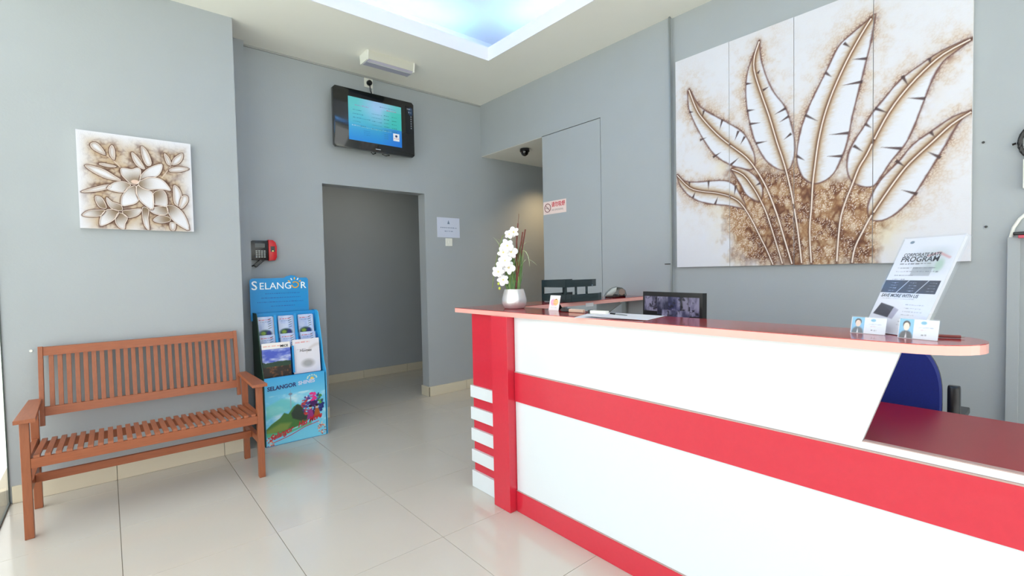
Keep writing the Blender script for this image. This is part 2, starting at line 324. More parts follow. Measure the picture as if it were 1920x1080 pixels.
ART_PETALS=[{"o":[[0.037,0.384],[0.076,0.385],[0.127,0.368],[0.178,0.333],[0.204,0.311],[0.14,0.315],[0.074,0.348]],"c":None},{"o":[[0.068,0.522],[0.091,0.532],[0.116,0.509],[0.135,0.464],[0.094,0.479],[0.072,0.499]],"c":None},{"o":[[0.169,0.528],[0.181,0.492],[0.177,0.439],[0.159,0.461],[0.155,0.498]],"c":None},{"o":[[0.266,0.497],[0.298,0.466],[0.33,0.4],[0.296,0.41],[0.272,0.449]],"c":None},{"o":[[0.315,0.543],[0.345,0.516],[0.366,0.44],[0.342,0.423],[0.321,0.469]],"c":None},{"o":[[0.436,0.514],[0.461,0.489],[0.472,0.443],[0.448,0.451]],"c":None},{"o":[[0.536,0.529],[0.535,0.491],[0.509,0.455],[0.475,0.447],[0.492,0.493]],"c":None},{"o":[[0.465,0.416],[0.514,0.436],[0.57,0.429],[0.519,0.404],[0.467,0.398]],"c":None},{"o":[[0.102,0.402],[0.128,0.409],[0.186,0.397],[0.143,0.389]],"c":None},{"o":[[0.014,0.221],[0.076,0.254],[0.139,0.277],[0.154,0.261],[0.085,0.231]],"c":None},{"o":[[0.482,0.308],[0.509,0.289],[0.523,0.238],[0.508,0.17],[0.481,0.19],[0.477,0.249]],"c":None},{"o":[[0.526,0.238],[0.554,0.241],[0.556,0.204],[0.523,0.156],[0.508,0.174]],"c":None},{"o":[[0.452,0.056],[0.482,0.05],[0.475,0.006],[0.454,0.012]],"c":None},{"o":[[0.438,0.165],[0.486,0.165],[0.534,0.112],[0.558,0.013],[0.506,0.037],[0.459,0.086]],"c":[0.438,0.165]},{"o":[[0.364,0.073],[0.4,0.101],[0.447,0.092],[0.453,0.067],[0.404,0.05],[0.369,0.059]],"c":[0.447,0.078]},{"o":[[0.346,0.137],[0.39,0.158],[0.438,0.158],[0.439,0.114],[0.394,0.104],[0.36,0.116]],"c":[0.441,0.158]},{"o":[[0.309,0.148],[0.34,0.136],[0.335,0.079],[0.338,0.003],[0.316,0.028],[0.307,0.084]],"c":[0.321,0.142]},{"o":[[0.206,0.117],[0.241,0.126],[0.301,0.137],[0.285,0.097],[0.24,0.077],[0.213,0.093]],"c":[0.208,0.113]},{"o":[[0.168,0.055],[0.186,0.105],[0.229,0.08],[0.216,0.037],[0.21,0.002],[0.183,0.014]],"c":[0.186,0.105]},{"o":[[0.093,0.02],[0.1,0.079],[0.133,0.122],[0.187,0.115],[0.169,0.069],[0.13,0.033]],"c":[0.187,0.115]},{"o":[[0.014,0.08],[0.045,0.109],[0.097,0.116],[0.12,0.114],[0.095,0.079],[0.044,0.072]],"c":[0.12,0.114]},{"o":[[0.079,0.2],[0.105,0.195],[0.124,0.156],[0.126,0.128],[0.097,0.133],[0.08,0.166]],"c":[0.126,0.128]},{"o":[[0.131,0.197],[0.156,0.172],[0.199,0.154],[0.203,0.12],[0.16,0.124],[0.135,0.156]],"c":[0.203,0.12]},{"o":[[0.37,0.247],[0.418,0.269],[0.44,0.231],[0.438,0.165],[0.403,0.166],[0.368,0.178]],"c":[0.37,0.247]},{"o":[[0.253,0.288],[0.215,0.306],[0.172,0.294],[0.136,0.256],[0.159,0.241],[0.213,0.236],[0.236,0.266]],"c":[0.269,0.287]},{"o":[[0.207,0.385],[0.229,0.391],[0.262,0.388],[0.29,0.402],[0.307,0.39],[0.305,0.354],[0.299,0.318],[0.281,0.295],[0.253,0.296],[0.227,0.324],[0.209,0.35]],"c":[0.281,0.302]},{"o":[[0.305,0.347],[0.329,0.385],[0.365,0.418],[0.418,0.443],[0.42,0.411],[0.404,0.373],[0.38,0.352],[0.339,0.344],[0.304,0.319]],"c":[0.281,0.302]},{"o":[[0.292,0.296],[0.304,0.319],[0.351,0.345],[0.397,0.347],[0.432,0.325],[0.463,0.273],[0.43,0.274],[0.389,0.273],[0.342,0.265],[0.308,0.276]],"c":[0.281,0.302]},{"o":[[0.278,0.284],[0.247,0.27],[0.218,0.233],[0.203,0.197],[0.204,0.151],[0.243,0.158],[0.271,0.17],[0.291,0.197],[0.279,0.238]],"c":[0.281,0.302]},{"o":[[0.286,0.288],[0.314,0.27],[0.359,0.253],[0.369,0.21],[0.361,0.138],[0.321,0.164],[0.294,0.197],[0.282,0.238]],"c":[0.281,0.302]}]
ART_STEMS=[[[0.133,0.468],[0.171,0.435],[0.207,0.391]],[[0.478,0.451],[0.453,0.407],[0.418,0.352]],[[0.18,0.44],[0.174,0.436]],[[0.33,0.4],[0.332,0.393]]]
FC=[0.276,0.31]

# ================================================================== THE SETTING
XL, XR, XF = -0.473, 3.32, 3.29        # side glass, right wall, right wall's nearer-the-corner section
YL, YT, YB = 3.985, 4.375, -2.5        # bench wall, television wall, shop front behind the camera
HC = 3.17
# floor: one tile each
floor = struct(MB().box(XL-0.1, 5.3, YB-0.1, 5.95, -0.12, -0.003).obj('floor', GROUT))
tile_cache = {}
def tile(x0, x1, y0, y1):
    key = (round(x1-x0, 3), round(y1-y0, 3))
    if key[0] < 0.02 or key[1] < 0.02: return
    if key not in tile_cache:
        tile_cache[key] = MB().box(0.0012, key[0]-0.0012, 0.0012, key[1]-0.0012, -0.003, 0.0, bev=0.0007).mesh('tile', TILE)
    o = bpy.data.objects.new('tile', tile_cache[key]); COL.objects.link(o); o.parent = floor; o.location = (x0, y0, 0)
GX, GY = 0.01, 0.185
def tiles(X0, X1, Y0, Y1):
    for i in range(-2, 10):
        for j in range(-6, 11):
            a, b = max(X0, GX+0.6*i), min(X1, GX+0.6*(i+1)); c, d = max(Y0, GY+0.6*j), min(Y1, GY+0.6*(j+1))
            if b-a > 0.02 and d-c > 0.02: tile(a, b, c, d)
tiles(XL, XR, YB, YL); tiles(0.77, 5.3, YL, YT); tiles(0.9, 5.3, YT, 5.75)
# ceiling with a sunk cove tray
ceil = MB()
CX0, CX1, CY0, CY1 = 0.40, 2.67, -0.10, 3.41
ceil.box(XL-0.1, CX0, YB-.1, 4.5, HC, HC+0.1); ceil.box(CX1, 3.5, YB-.1, 4.5, HC, HC+0.1)
ceil.box(CX0, CX1, CY1, 4.5, HC, HC+0.1); ceil.box(CX0, CX1, YB-.1, CY0, HC, HC+0.1)
ceiling = struct(ceil.obj('ceiling', CEIL))
t = MB(); E_ = 0.24; ZT = 3.47
t.box(CX0-E_, CX1+E_, CY0-E_, CY1+E_, ZT, ZT+0.05)
t.box(CX0-E_-.03, CX0-E_, CY0-E_, CY1+E_, HC+.1, ZT); t.box(CX1+E_, CX1+E_+.03, CY0-E_, CY1+E_, HC+.1, ZT)
t.box(CX0-E_, CX1+E_, CY0-E_-.03, CY0-E_, HC+.1, ZT); t.box(CX0-E_, CX1+E_, CY1+E_, CY1+E_+.03, HC+.1, ZT)
t.obj('cove_tray', COVE, ceiling)
lip = MB()
for a in ((CX0, CX0+.006, CY0, CY1), (CX1-.006, CX1, CY0, CY1), (CX0, CX1, CY0, CY0+.006), (CX0, CX1, CY1-.006, CY1)):
    lip.box(*a, HC-.001, HC+0.115)
lip.obj('cove_lip', COVE, ceiling, label='white painted lip around the blue lit cove')
LED = mat('led_strip_glow', (0.2, 0.6, 1.0), 0.5, emit=(0.13, 0.46, 1.0), estr=105.0)
led = MB()
led.box(CX0+.25, CX1-.25, CY1+.10, CY1+.115, HC+.1, HC+.108); led.box(CX0+.25, CX1-.25, CY0-.115, CY0-.10, HC+.1, HC+.108)
led.box(CX1+.10, CX1+.115, CY0+.25, CY1-.25, HC+.1, HC+.108); led.box(CX0-.115, CX0-.10, CY0+.25, CY1-.25, HC+.1, HC+.108)
led.obj('light_strip', LED, ceiling, label='blue glowing strip hidden behind the cove lip')
# walls
wl = struct(MB().box(XL, 0.765, YL, 4.30, 0, HC).obj('wall_left', WALL))
w = MB()
w.box(0.0, 1.505, YT, YT+.13, 0, HC); w.box(1.505, 2.545, YT, YT+.13, 2.115, HC); w.box(2.545, 5.3, YT, YT+.13, 0, HC)
w.box(0.0, 0.9, YL+.32, YT, 0, HC)
wb = struct(w.obj('wall_back', WALL))
w = MB()
w.box(XF, XF+.15, 1.99, 2.662, 0, HC); w.box(XF, XF+.15, 2.662, 3.392, 2.602, HC)
w.box(XF, XF+.15, 3.392, YT, 2.60, HC)
w.box(XR, XR+.12, YB, 1.99, 0, HC)
wr = struct(w.obj('wall_right', WALL))
w = MB(); w.box(XF+.15, 5.3, 3.392, YT, 2.60, 2.66); w.box(XF+.004, XF+.15, 3.396, YT, 2.597, 2.60)
w.obj('bulkhead_soffit', CEIL, wr, label='pale underside of the lowered bulkhead')
d = struct(MB().box(XF+.002, XF+.05, 2.668, 3.386, 0.004, 2.596).obj('door_1', WALL))
d['label'] = 'flush grey concealed door with thin dark gap'
MB().box(XF+.055, XF+.12, 2.60, 3.392, 0, 2.61).obj('door_lining', DARK, d)
MB().box(XF+.02, XF+.06, 2.662, 2.668, 0, 2.6).obj('door_gap', DARK, d)
MB().box(XF+.02, XF+.06, 2.662, 3.388, 2.596, 2.602).obj('door_gap', DARK, d)
struct(MB().box(XF-.012, XF, 1.985, 1.997, 0, HC).obj('trim_1', ALU))
struct(MB().box(0.9, XF, YT-.008, YT, HC-.016, HC).obj('trim_2', mat('grey_trim', rgb(158, 160, 160), 0.7)))
# room behind the opening and side corridor
w = MB(); w.box(0.7, 5.3, 5.75, 5.85, 0, 2.7); w.box(0.8, 0.9, YT+.13, 5.75, 0, 2.7)
w.box(5.2, 5.3, 1.5, 5.75, 0, 2.7); w.box(XF+.15, 5.3, 1.9, 2.0, 0, 2.7)
struct(w.obj('wall_corridor', WALL))
w = MB(); w.box(0.8, 5.3, YT+.13, 5.85, 2.6, 2.7); w.box(XF+.15, 5.3, 1.9, 3.392, 2.6, 2.66)
struct(w.obj('ceiling_corridor', CEIL))
# skirting, in tile lengths
def skirt(name, run):
    root = None
    for k, (x0, x1, y0, y1) in enumerate(run):
        if root is None:
            root = struct(MB().box(x0, x1, y0, y1, 0.0, 0.098).obj(name, GROUT))
            g = 0.0015
        o = MB().box(x0+(g if x1-x0 > .03 else -.002), x1-(g if x1-x0 > .03 else -.002), y0+(g if y1-y0 > .03 else -.002), y1-(g if y1-y0 > .03 else -.002), 0.001, 0.1, bev=.001).obj('skirting_tile', SKIRT, root)
def runx(x0, x1, y0, y1):
    xs = [x0]+[GX+.6*i for i in range(-2, 10) if x0+.02 < GX+.6*i < x1-.02]+[x1]
    return [(a, b, y0, y1) for a, b in zip(xs[:-1], xs[1:])]
skirt('baseboard_left', runx(XL+.012, 0.775, YL-.012, YL)+[(0.765, 0.777, YL, YT)])
skirt('baseboard_back', runx(0.78, 1.505, YT-.012, YT)+[(1.493, 1.505, YT, YT+.13)])
skirt('baseboard_right', [(2.533, 2.545, YT-.012, YT+.142)]+runx(2.545, 5.2, YT-.012, YT))
skirt('baseboard_far', runx(0.9, 5.2, 5.738, 5.75))
# glazed side wall and glazed front
def glazing(name, along, fixed, lo, hi, z0, z1, joints):
    g = None
    for a, b in zip(joints[:-1], joints[1:]):
        m = MB()
        if along == 'y': m.box(fixed-.002, fixed+.002, a+.004, b-.004, z0+.012, z1-.02)
        else: m.box(a+.004, b-.004, fixed-.006, fixed+.006, z0+.012, z1-.02)
        if g is None:
            fr = MB()
            if along == 'y':
                fr.box(fixed-.004, fixed+.004, lo, hi, z0, z0+.012); fr.box(fixed-.012, fixed+.012, lo, hi, z1-.02, z1)
                fr.box(fixed-.002, fixed+.004, hi-.006, hi-.001, z0, z1)
            else: fr.box(lo, hi, fixed-.02, fixed+.02, z0, z0+.012); fr.box(lo, hi, fixed-.02, fixed+.02, z1-.02, z1)
            g = struct(fr.obj(name, mat('glazing_seal', rgb(60, 70, 68), 0.5)))
        m.obj('glass_pane', GLASS, g)
glazing('window_1', 'y', XL, YB, YL, 0, HC, [YB, -0.9, 0.7, 2.3, YL-.003])
glazing('window_2', 'x', YB, XL, XR, 0, HC, [XL, 0.8, 2.1, XR])
PAVE = mat('pale_concrete', rgb(196, 200, 192), 0.8, noise=0.08, nscale=1.5)
struct(MB().box(-14, XL-.1, -14, 12, -0.15, -0.02).obj('pavement_side', PAVE))
struct(MB().box(XL-.1, 12, -14, YB-.1, -0.15, -0.02).obj('pavement_front', PAVE))

# ================================================================== RECEPTION COUNTER
cnt = thing('reception_counter', 'red and white laminate reception counter with a slanted end panel', 'counter', (1.65, 1.2, 0))
cx = 1.647
YE = -0.75                                            # runs on past the frame
top = MB()
outl = [(1.617, 2.45)] + [(1.617, 0.30)]
for k in range(1, 16):                                # rounded free end
    a = math.pi + math.pi*k/16
    outl.append((1.755+0.138*math.cos(a), 0.30+0.155*math.sin(a)))
outl += [(1.893, 0.30), (1.893, 2.19), (XF-.001, 2.19), (XF-.001, 2.45)]
MB().prism(outl, 'z', 1.0735, 1.076).obj('counter_top', REDTOP, cnt, label='glossy dark red countertop')
MB().prism(outl, 'z', 1.049, 1.0734).obj('edge_band', SHEEN_PINK, cnt, label='red countertop edge, painted pale pink for its window sheen')
MB().prism([(1.93, 0.777), (1.93, 1.049), (0.306, 1.049), (0.394, 0.777)], 'x', cx, cx+.018).obj('upper_panel', WHITEL, cnt, label='white upper front panel cut on a slant')
box('cut_edge', TRIMG, cnt, cx-.0005, cx+.0185, 0.386, 0.3945, 0.7765, 0.778)
box('white_strip', WHITEL, cnt, cx, cx+.02, YE, 1.93, 0.757, 0.777)
box('edge_trim', TRIMG, cnt, cx, cx+.02, YE, 0.392, 0.777, 0.7795)
box('red_band', RED, cnt, cx-.006, cx+.018, YE, 1.93, 0.597, 0.752, label='red band across the white front')
box('edge_trim', TRIMG, cnt, cx-.006, cx+.018, YE, 1.93, 0.7522, 0.7565)
box('lower_panel', WHITEL, cnt, cx, cx+.018, YE, 1.93, 0.115, 0.597, label='white lower front panel')
box('kick_panel', RED, cnt, cx-.006, cx+.018, YE, 1.93, 0.001, 0.112, label='red kick panel')
box('edge_trim', TRIMG, cnt, cx-.006, cx+.018, YE, 1.93, 0.1122, 0.1152)
box('column', RED, cnt, 1.597, cx+.02, 1.934, 2.07, 0.001, 1.049, bev=.001, label='red column standing proud of the front')
box('end_panel', RED, cnt, cx+.013, cx+.031, 2.07, 2.335, 0.001, 1.049, label='red panel behind the white strips')
for z0, z1 in ((0.545, 0.615), (0.412, 0.485), (0.284, 0.357), (0.156, 0.229), (0.001, 0.101)):
    box('white_bar', WHITEL, cnt, cx-.004, cx+.013, 2.07, 2.343, z0, z1, bev=.001)
box('far_panel', RED, cnt, cx+.031, 1.888, 2.317, 2.335, 0.001, 1.049)
for xb in (2.35, 2.95): MB().prism([(2.45, 1.048), (2.22, 1.048), (2.22, 1.035), (2.43, .90), (2.45, .90)], 'x', xb, xb+.018).obj('return_bracket', ALU, cnt)
box('return_post', ALU, cnt, XF-.03, XF-.004, 2.40, 2.44, .001, 1.048)
box('desk_top', REDDESK, cnt, cx+.02, 2.245, YE, 2.30, 0.735, 0.762, label='dark red inner desk')
box('desk_leg', WHITEL, cnt, 1.70, 2.20, YE+.02, YE+.04, 0.001, 0.735)
box('desk_leg', WHITEL, cnt, 1.70, 2.20, 0.95, 0.968, 0.001, 0.735)
box('shelf_back', WHITEL, cnt, 1.872, 1.888, 0.50, 2.317, 0.762, 1.049)

# ================================================================== BENCH
bn = thing('garden_bench', 'brown slatted hardwood bench with armrests against the left wall', 'bench', (0.19, 3.6, 0))
def leg(x, y0, y1, z1): MB().box(x-.0175, x+.0175, y0, y1, 0.0005, z1, bev=.002).obj('leg', WOOD, bn)
for x in (-0.337, 0.722):
    leg(x, 3.362, 3.402, 0.588); leg(x, 3.785, 3.825, 0.588)
    MB().box(x-.013, x+.013, 3.402, 3.785, 0.345, 0.40, bev=.002).obj('side_rail', WOODY, bn)
    MB().box(x-.012, x+.012, 3.402, 3.785, 0.215, 0.258, bev=.002).obj('side_stretcher', WOODY, bn)
    s_ = -1 if x < 0 else 1
    MB().prism([(x-.035 if s_ < 0 else x-.045, 3.335), (x+.045 if s_ < 0 else x+.04, 3.335), (x+.028, 3.88), (x-.028, 3.88)], 'z', 0.588, 0.608, bev=.002).obj('armrest', WOODY, bn)
MB().box(-0.319, 0.704, 3.362, 3.386, 0.352, 0.402, bev=.002).obj('front_rail', WOODX, bn)
MB().box(-0.319, 0.704, 3.775, 3.799, 0.33, 0.375, bev=.002).obj('rear_rail', WOODX, bn)
MB().box(-0.324, 0.709, 3.57, 3.594, 0.214, 0.258, bev=.002).obj('stretcher', WOODX, bn)
NS = 25
for k in range(NS):
    x = -0.298+(0.683+0.298)*k/(NS-1)
    MB().beam((x, 3.365, 0.409), (x, 3.80, 0.385), 0.024, 0.014, side=(1, 0, 0), bev=.0015).obj('seat_slat', WOODY, bn)
def back(t, off=0.0):      # t: 0 bottom .. 1 top of the leaning back
    return (3.845+0.088*t+off, 0.452+0.45*t)
for x in (-0.3085, 0.6935):
    a, b = back(0), back(1)
    MB().beam((x, a[0], a[1]), (x, b[0], b[1]), 0.022, 0.034, side=(1, 0, 0), bev=.002).obj('back_post', WOOD, bn)
for t0, t1, nm in ((0.885, 0.995, 'top_rail'), (0.125, 0.235, 'bottom_rail')):
    tm = (t0+t1)/2; c = back(tm)
    a, b = back(t0), back(t1)
    pr = [(a[0]-.013, a[1]), (a[0]+.013, a[1]), (b[0]+.013, b[1]), (b[0]-.013, b[1])]
    MB().prism(pr, 'x', -0.298, 0.683, bev=.002).obj(nm, WOODX, bn)
for k in range(NS):
    x = -0.264+(0.650+0.264)*k/(NS-1); a, b = back(0.23), back(0.89)
    MB().beam((x, a[0], a[1]), (x, b[0], b[1]), 0.022, 0.012, side=(1, 0, 0), bev=.0015).obj('back_slat', WOOD, bn)

# ================================================================== PAINTINGS
EXR, EZ, EXL = (0, -1, 0), (0, 0, 1), (1, 0, 0)
for L in ART_LEAVES: L['o'] = smooth(L['o'], 3, True); L['m'] = smooth(L['m'], 3)
for L in ART_PETALS: L['o'] = smooth(L['o'], 3, True)
big = Paint(1.61, 1.525, 0.0038, (212, 212, 222))
X, Z = big.X, big.Z
dout = np.full(X.shape, 9.); inside = np.zeros(X.shape, bool)
sd = []
for L in ART_LEAVES:
    q = big.sdf(L['o']); sd.append(q); dout = np.minimum(dout, q)
bs = big.sdf(ART_BASE)
n1 = fbm(X, Z, 9, 3); n2 = fbm(X, Z, 30, 11); n3 = fbm(X, Z, 70, 21)
f1, f2 = worley(X+0.012*(n2-.5), Z+0.012*(n1-.5), 42, 5); g1, g2 = worley(X, Z, 95, 9)
wx, wz = X+0.03*(fbm(X, Z, 16, 61)-.5), Z+0.03*(fbm(X, Z, 16, 67)-.5)
f1, f2 = worley(wx, wz, 30, 5); h1, h2 = worley(wx, wz, 62, 6)
cell = np.clip((f2-f1)*2.0, 0, 1); cell2 = np.clip((h2-h1)*2.2, 0, 1)
out_ = np.clip((dout+0.002)*400, 0, 1)
halo = np.exp(-np.clip(dout, 0, 9)/0.042)*np.clip((n1*.6+n2*.5-.22)*1.9, 0, 1)*out_
wisp = np.exp(-np.clip(dout, 0, 9)/0.085)*np.clip((n1*.5+n2*.6-.5)*3.2, 0, .55)*(0.35+.65*(cell2 < .45))*out_
basem = np.clip(0.55-bs/0.13+(n1-.5)*1.3+(n2-.5)*.5, 0, 1)
white = np.array((214, 212, 218))/255.; tanc = np.array((206, 172, 128))/255.; brn = np.array((118, 68, 38))/255.; crm = np.array((226, 206, 170))/255.; mau = np.array((150, 108, 92))/255.
def lerp(p, q, t): return p+(q-p)*np.clip(t, 0, 1)[..., None]
blot = fbm(X+.04*n2, Z*.7+.04*n1, 13, 71, 5); b2 = fbm(X, Z*.8, 24, 79, 3)
c1, c2 = worley(wx+.02*(n2-.5), wz*.6+.02*(n1-.5), 27, 15)
cc_ = np.clip((c2-c1)*1.7, 0, 1); deep = np.clip((blot-.38)*4.2+(b2-.5)*1.6, 0, 1)
crm = np.array((212, 194, 164))/255.
pig = lerp(crm, tanc*.93, np.clip((1-cc_)*1.1+(b2-.45)*2, 0, 1)); pig = lerp(pig, brn, np.clip(1-cc_*1.9, 0, 1)*(.25+.75*deep)); pig = lerp(pig, brn*.85, deep*(1.0-.75*cc_))
pig = lerp(pig, np.array((226, 216, 196))/255., np.clip((cc_-.62)*2.4, 0, 1)*np.clip((.56-blot)*6, 0, .8))
pig = lerp(pig, brn*1.1, np.clip(1-cell2*2.0, 0, 1)*.45)
big.mix(wisp, (mau*.5+tanc*.5)*255); big.mix(halo, lerp(lerp(tanc, white, .25), mau*.85, np.exp(-np.clip(dout, 0, 9)/.022)*1.1*(.45+.9*(cell2 < .5)))); 
big.mix(np.clip(basem*1.15, 0, 1), pig*np.array((.88, .82, .79)))
warm = np.clip(0.6-bs/0.30, 0, .55)*np.clip(fbm(X, Z, 7, 77)*2.2-.7, 0, 1)*np.clip(1-basem, 0, 1); big.mix(warm, (216, 196, 150))
dens = np.clip(np.maximum(basem, halo), 0, 1)
dots = (g1 < 0.16+.12*n2)*np.clip(dens*1.8-0.45, 0, 0.9)*(vnoise(X, Z, 18, 88) > .34); big.mix(dots, (232, 216, 204))
for L, q in zip(ART_LEAVES, sd):
    ins = np.clip(0.5-q/big.res, 0, 1)
    big.mix(ins, (214, 216, 228))
    md = big.seg(L['m']); st = fbm(X*1.0, Z*4.0, 40, 17)
    wdt = 0.030 if q.min() < -0.045 else 0.014
    big.mix(ins*np.exp(-(md/(wdt*(0.6+0.9*st)))**2)*0.85, (176, 142, 104))
    big.mix(ins*np.exp(-(md/(wdt*0.38))**2)*0.8, (128, 88, 58))
    edge = np.exp(-(np.abs(q)/(0.0035+0.006*np.clip(n2-.35, 0, 1)))**2)
    big.mix(edge*0.85, (88, 52, 46))
    for va, vb in L['v']:
        ax, az = va; bx, bz = vb; dx, dz = bx-ax, bz-az; ll = math.hypot(dx, dz); nx_, nz_ = -dz/ll, dx/ll
        wv = 0.0085
        big.poly([(ax+nx_*wv, az+nz_*wv), (bx, bz), (ax-nx_*wv, az-nz_*wv)], (66, 46, 46), 0.9)
for L in ART_LEAVES:
    md = big.seg(L['m']); big.mix(np.exp(-(md/0.0105)**2)*0.75, (84, 52, 38))
PANX = [0.0, 0.402, 0.806, 1.208, 1.61]
plabels = ['leftmost white canvas panel of the leaf painting, next to the grey wall trim',
           'second canvas panel from the left, one tall upright brown edged leaf',
           'third canvas panel from the left, the largest leaf and the brown stems',
           'rightmost canvas panel of the leaf painting, two leaves leaning right']
for k in range(4):
    u0, u1 = PANX[k]+.0015, PANX[k+1]-.0015
    y0, y1 = 1.95-u1, 1.95-u0; zb = 1.298-0.001*k
    p = thing('canvas_panel', plabels[k], 'painting', (XR, (y0+y1)/2, zb), 'four panels of the big leaf painting')
    MB().box(XF+.0005, XR-.0005, y0, y1, zb, zb+1.525, bev=.0015).obj('stretched_canvas', CANVASW, p)
    i0 = int(round(u0/big.w*(big.nx-1))); i1 = int(round(u1/big.w*(big.nx-1)))
    sub = Paint.__new__(Paint); sub.X = big.X[:, i0:i1+1]; sub.Z = big.Z[:, i0:i1+1]; sub.C = big.C[:, i0:i1+1]
    sub.nx = i1-i0+1; sub.nz = big.nz; sub.x0 = u0; sub.z0 = 0
    sub.X = np.repeat(np.linspace(u0, u1, sub.nx)[None, :], sub.nz, 0)
    sub.obj('painted_surface', (XF, 1.95-u0, zb), EXR, EZ, PAINT, p, lift=0.0006, label='white ground with brown stained leaves')
    for L in ART_LEAVES:                              # raised midribs, cut at the panel's edges
        pts = []; M_ = L['m']
        for (ax, az), (bx, bz) in zip(M_[:-1], M_[1:]):
            for q in range(3):
                f = q/3; u = ax+(bx-ax)*f; v = az+(bz-az)*f
                if u0 <= u <= u1 and 0.003 < v < 1.52: pts.append((XF-.002, 1.95-u, zb+v))
        if len(pts) > 3:
            MB().tube(pts, 0.0042 if L['o'][0][1] > .7 else .0034, n=6).obj('raised_midrib', CORDM, p, smooth=True)

fl = Paint(0.585, 0.60, 0.0028, (212, 212, 222)); X, Z = fl.X, fl.Z
n1 = fbm(X, Z, 9, 41); n2 = fbm(X, Z, 26, 43); f1, f2 = worley(X+.02*n2, Z+.02*n1, 34, 45)
dq = np.full(X.shape, 9.)
for L in ART_PETALS: dq = np.minimum(dq, fl.sdf(L['o']))
edge_fade = np.clip(np.minimum(np.minimum(X, .585-X), np.minimum(Z+.05, .60-Z))/0.09, 0.0, 1)
dens = np.clip((np.exp(-np.clip(dq, 0, 9)/0.075)*(0.7+1.1*n1)-0.10), 0, 1)*edge_fade
cell = np.clip((f2-f1)*2.0, 0, 1)
pig = np.array((176, 152, 126))/255.+(np.array((92, 62, 46))/255.-np.array((176, 152, 126))/255.)*np.clip(1.5-2.4*n2-0.5*cell+np.exp(-np.clip(dq, 0, 9)/0.012)*.7, 0, 1)[..., None]
fl.mix(dens, pig)
for s_ in ART_STEMS: fl.line(s_, 0.004, (210, 190, 176))
for L in ART_PETALS:
    q = fl.sdf(L['o']); ins = np.clip(0.5-q/fl.res, 0, 1); fl.mix(ins, (216, 215, 224))
    if L['c']: dd = np.hypot(X-L['c'][0], Z-L['c'][1]); fl.mix(ins*np.exp(-(dd/0.062)**2)*0.9, (112, 88, 62))
    else: fl.mix(ins*np.clip(1+q/0.018, 0, 1)*.5*(.4+n2), (150, 122, 96))
    fl.mix(ins*np.clip(1+q/0.010, 0, 1)*0.35, (150, 130, 116))
    fl.mix(np.exp(-((q-0.003)/0.0035)**2)*0.9, (84, 56, 44))
fl.disc(FC[0], FC[1], .021, .013, (214, 186, 172))
p = thing('flower_painting', 'small square canvas of white magnolia-like flowers on brown, above the bench', 'painting', (0.18, YL, 1.6))
MB().box(-0.109, 0.476, YL-.035, YL-.0005, 1.610, 2.208, bev=.0015).obj('stretched_canvas', CANVASW, p)
fl.obj('painted_surface', (-0.109, YL-.035, 1.609), EXL, EZ, PAINT, p, lift=0.0006, label='white petals with brown shaded hollows')
for L in ART_PETALS:
    o = L['o']; pts = [(-0.109+a, YL-.0368, 1.609+b) for a, b in o+[o[0]]]
    MB().tube(pts, 0.0017, n=5).obj('raised_outline', CORDM, p, smooth=True)

# ================================================================== BROCHURE STAND
st = thing('brochure_stand', 'blue cardboard brochure stand with a printed front poster, beside the bench', 'stand', (1.1, 4.1, 0))
x0, x1 = 0.872, 1.337
side = [(3.935, 0.0), (3.930, 0.525), (3.975, 0.60), (4.02, 0.80), (4.075, 0.985), (4.105, 1.005), (4.225, 1.005), (4.225, 0.0)]
MB().prism(side, 'x', x0, x0+.006).obj('side_panel', mat('side_print', rgb(30, 60, 44), 0.5, noise=0.9, nscale=7), st, label='dark green printed side panel')
MB().prism(side, 'x', x1-.006, x1).obj('side_panel', mat('lit_blue_card', rgb(60, 176, 232), 0.45), st, label='blue side panel, painted paler where light falls on it')  # lighter card tone paints the light on the panel's inner face
box('back_board', CYAN, st, x0+.006, x1-.006, 4.215, 4.225, 0, 1.0)
MB().prism([(3.931, 0.0), (3.937, 0.0), (3.934, 0.522), (3.928, 0.522)], 'x', x0+.004, x1-.016).obj('front_panel', CYAN, st)
po = Paint(0.444, 0.515, 0.0024, (110, 196, 232)); X, Z = po.X, po.Z
po.mix(np.clip((Z-.36)/.16, 0, 1)*.8, (56, 160, 222)); po.mix(np.clip((.2-Z)/.2, 0, 1), (120, 206, 236))
po.mix(np.clip(fbm(X, Z*1.8, 9, 51)*3-1.45, 0, .8)*(Z < .38)*(Z > .1), (226, 242, 248))
po.poly([(0, .30), (.05, .32), (.11, .345), (.17, .335), (.21, .30), (.19, .25), (.05, .22), (0, .2)], (110, 200, 200), .8, .02)
po.poly([(0, .13), (.04, .165), (.10, .20), (.13, .235), (.16, .22), (.20, .27), (.23, .285), (.255, .27), (.30, .19), (.315, .15), (.26, .12), (.12, .085), (0, .10)], (70, 116, 58), 1, .006)
po.poly([(.18, .22), (.22, .28), (.25, .27), (.30, .19), (.312, .15), (.25, .15), (.19, .18)], (44, 52, 50), .85, .01)
po.poly([(0, .12), (.10, .16), (.18, .15), (.15, .10), (0, .085)], (134, 150, 72), .8, .02)
po.poly([(0, .10), (.15, .085), (.33, .13), (.33, .11), (.12, .06), (0, .07)], (80, 176, 120), .8, .01)
po.rect(.176, .183, .26, .37, (150, 170, 190)); po.disc(.1795, .372, .014, .010, (120, 140, 165)); po.rect(.178, .181, .38, .405, (130, 150, 175))
R_ = np.random.RandomState(5)
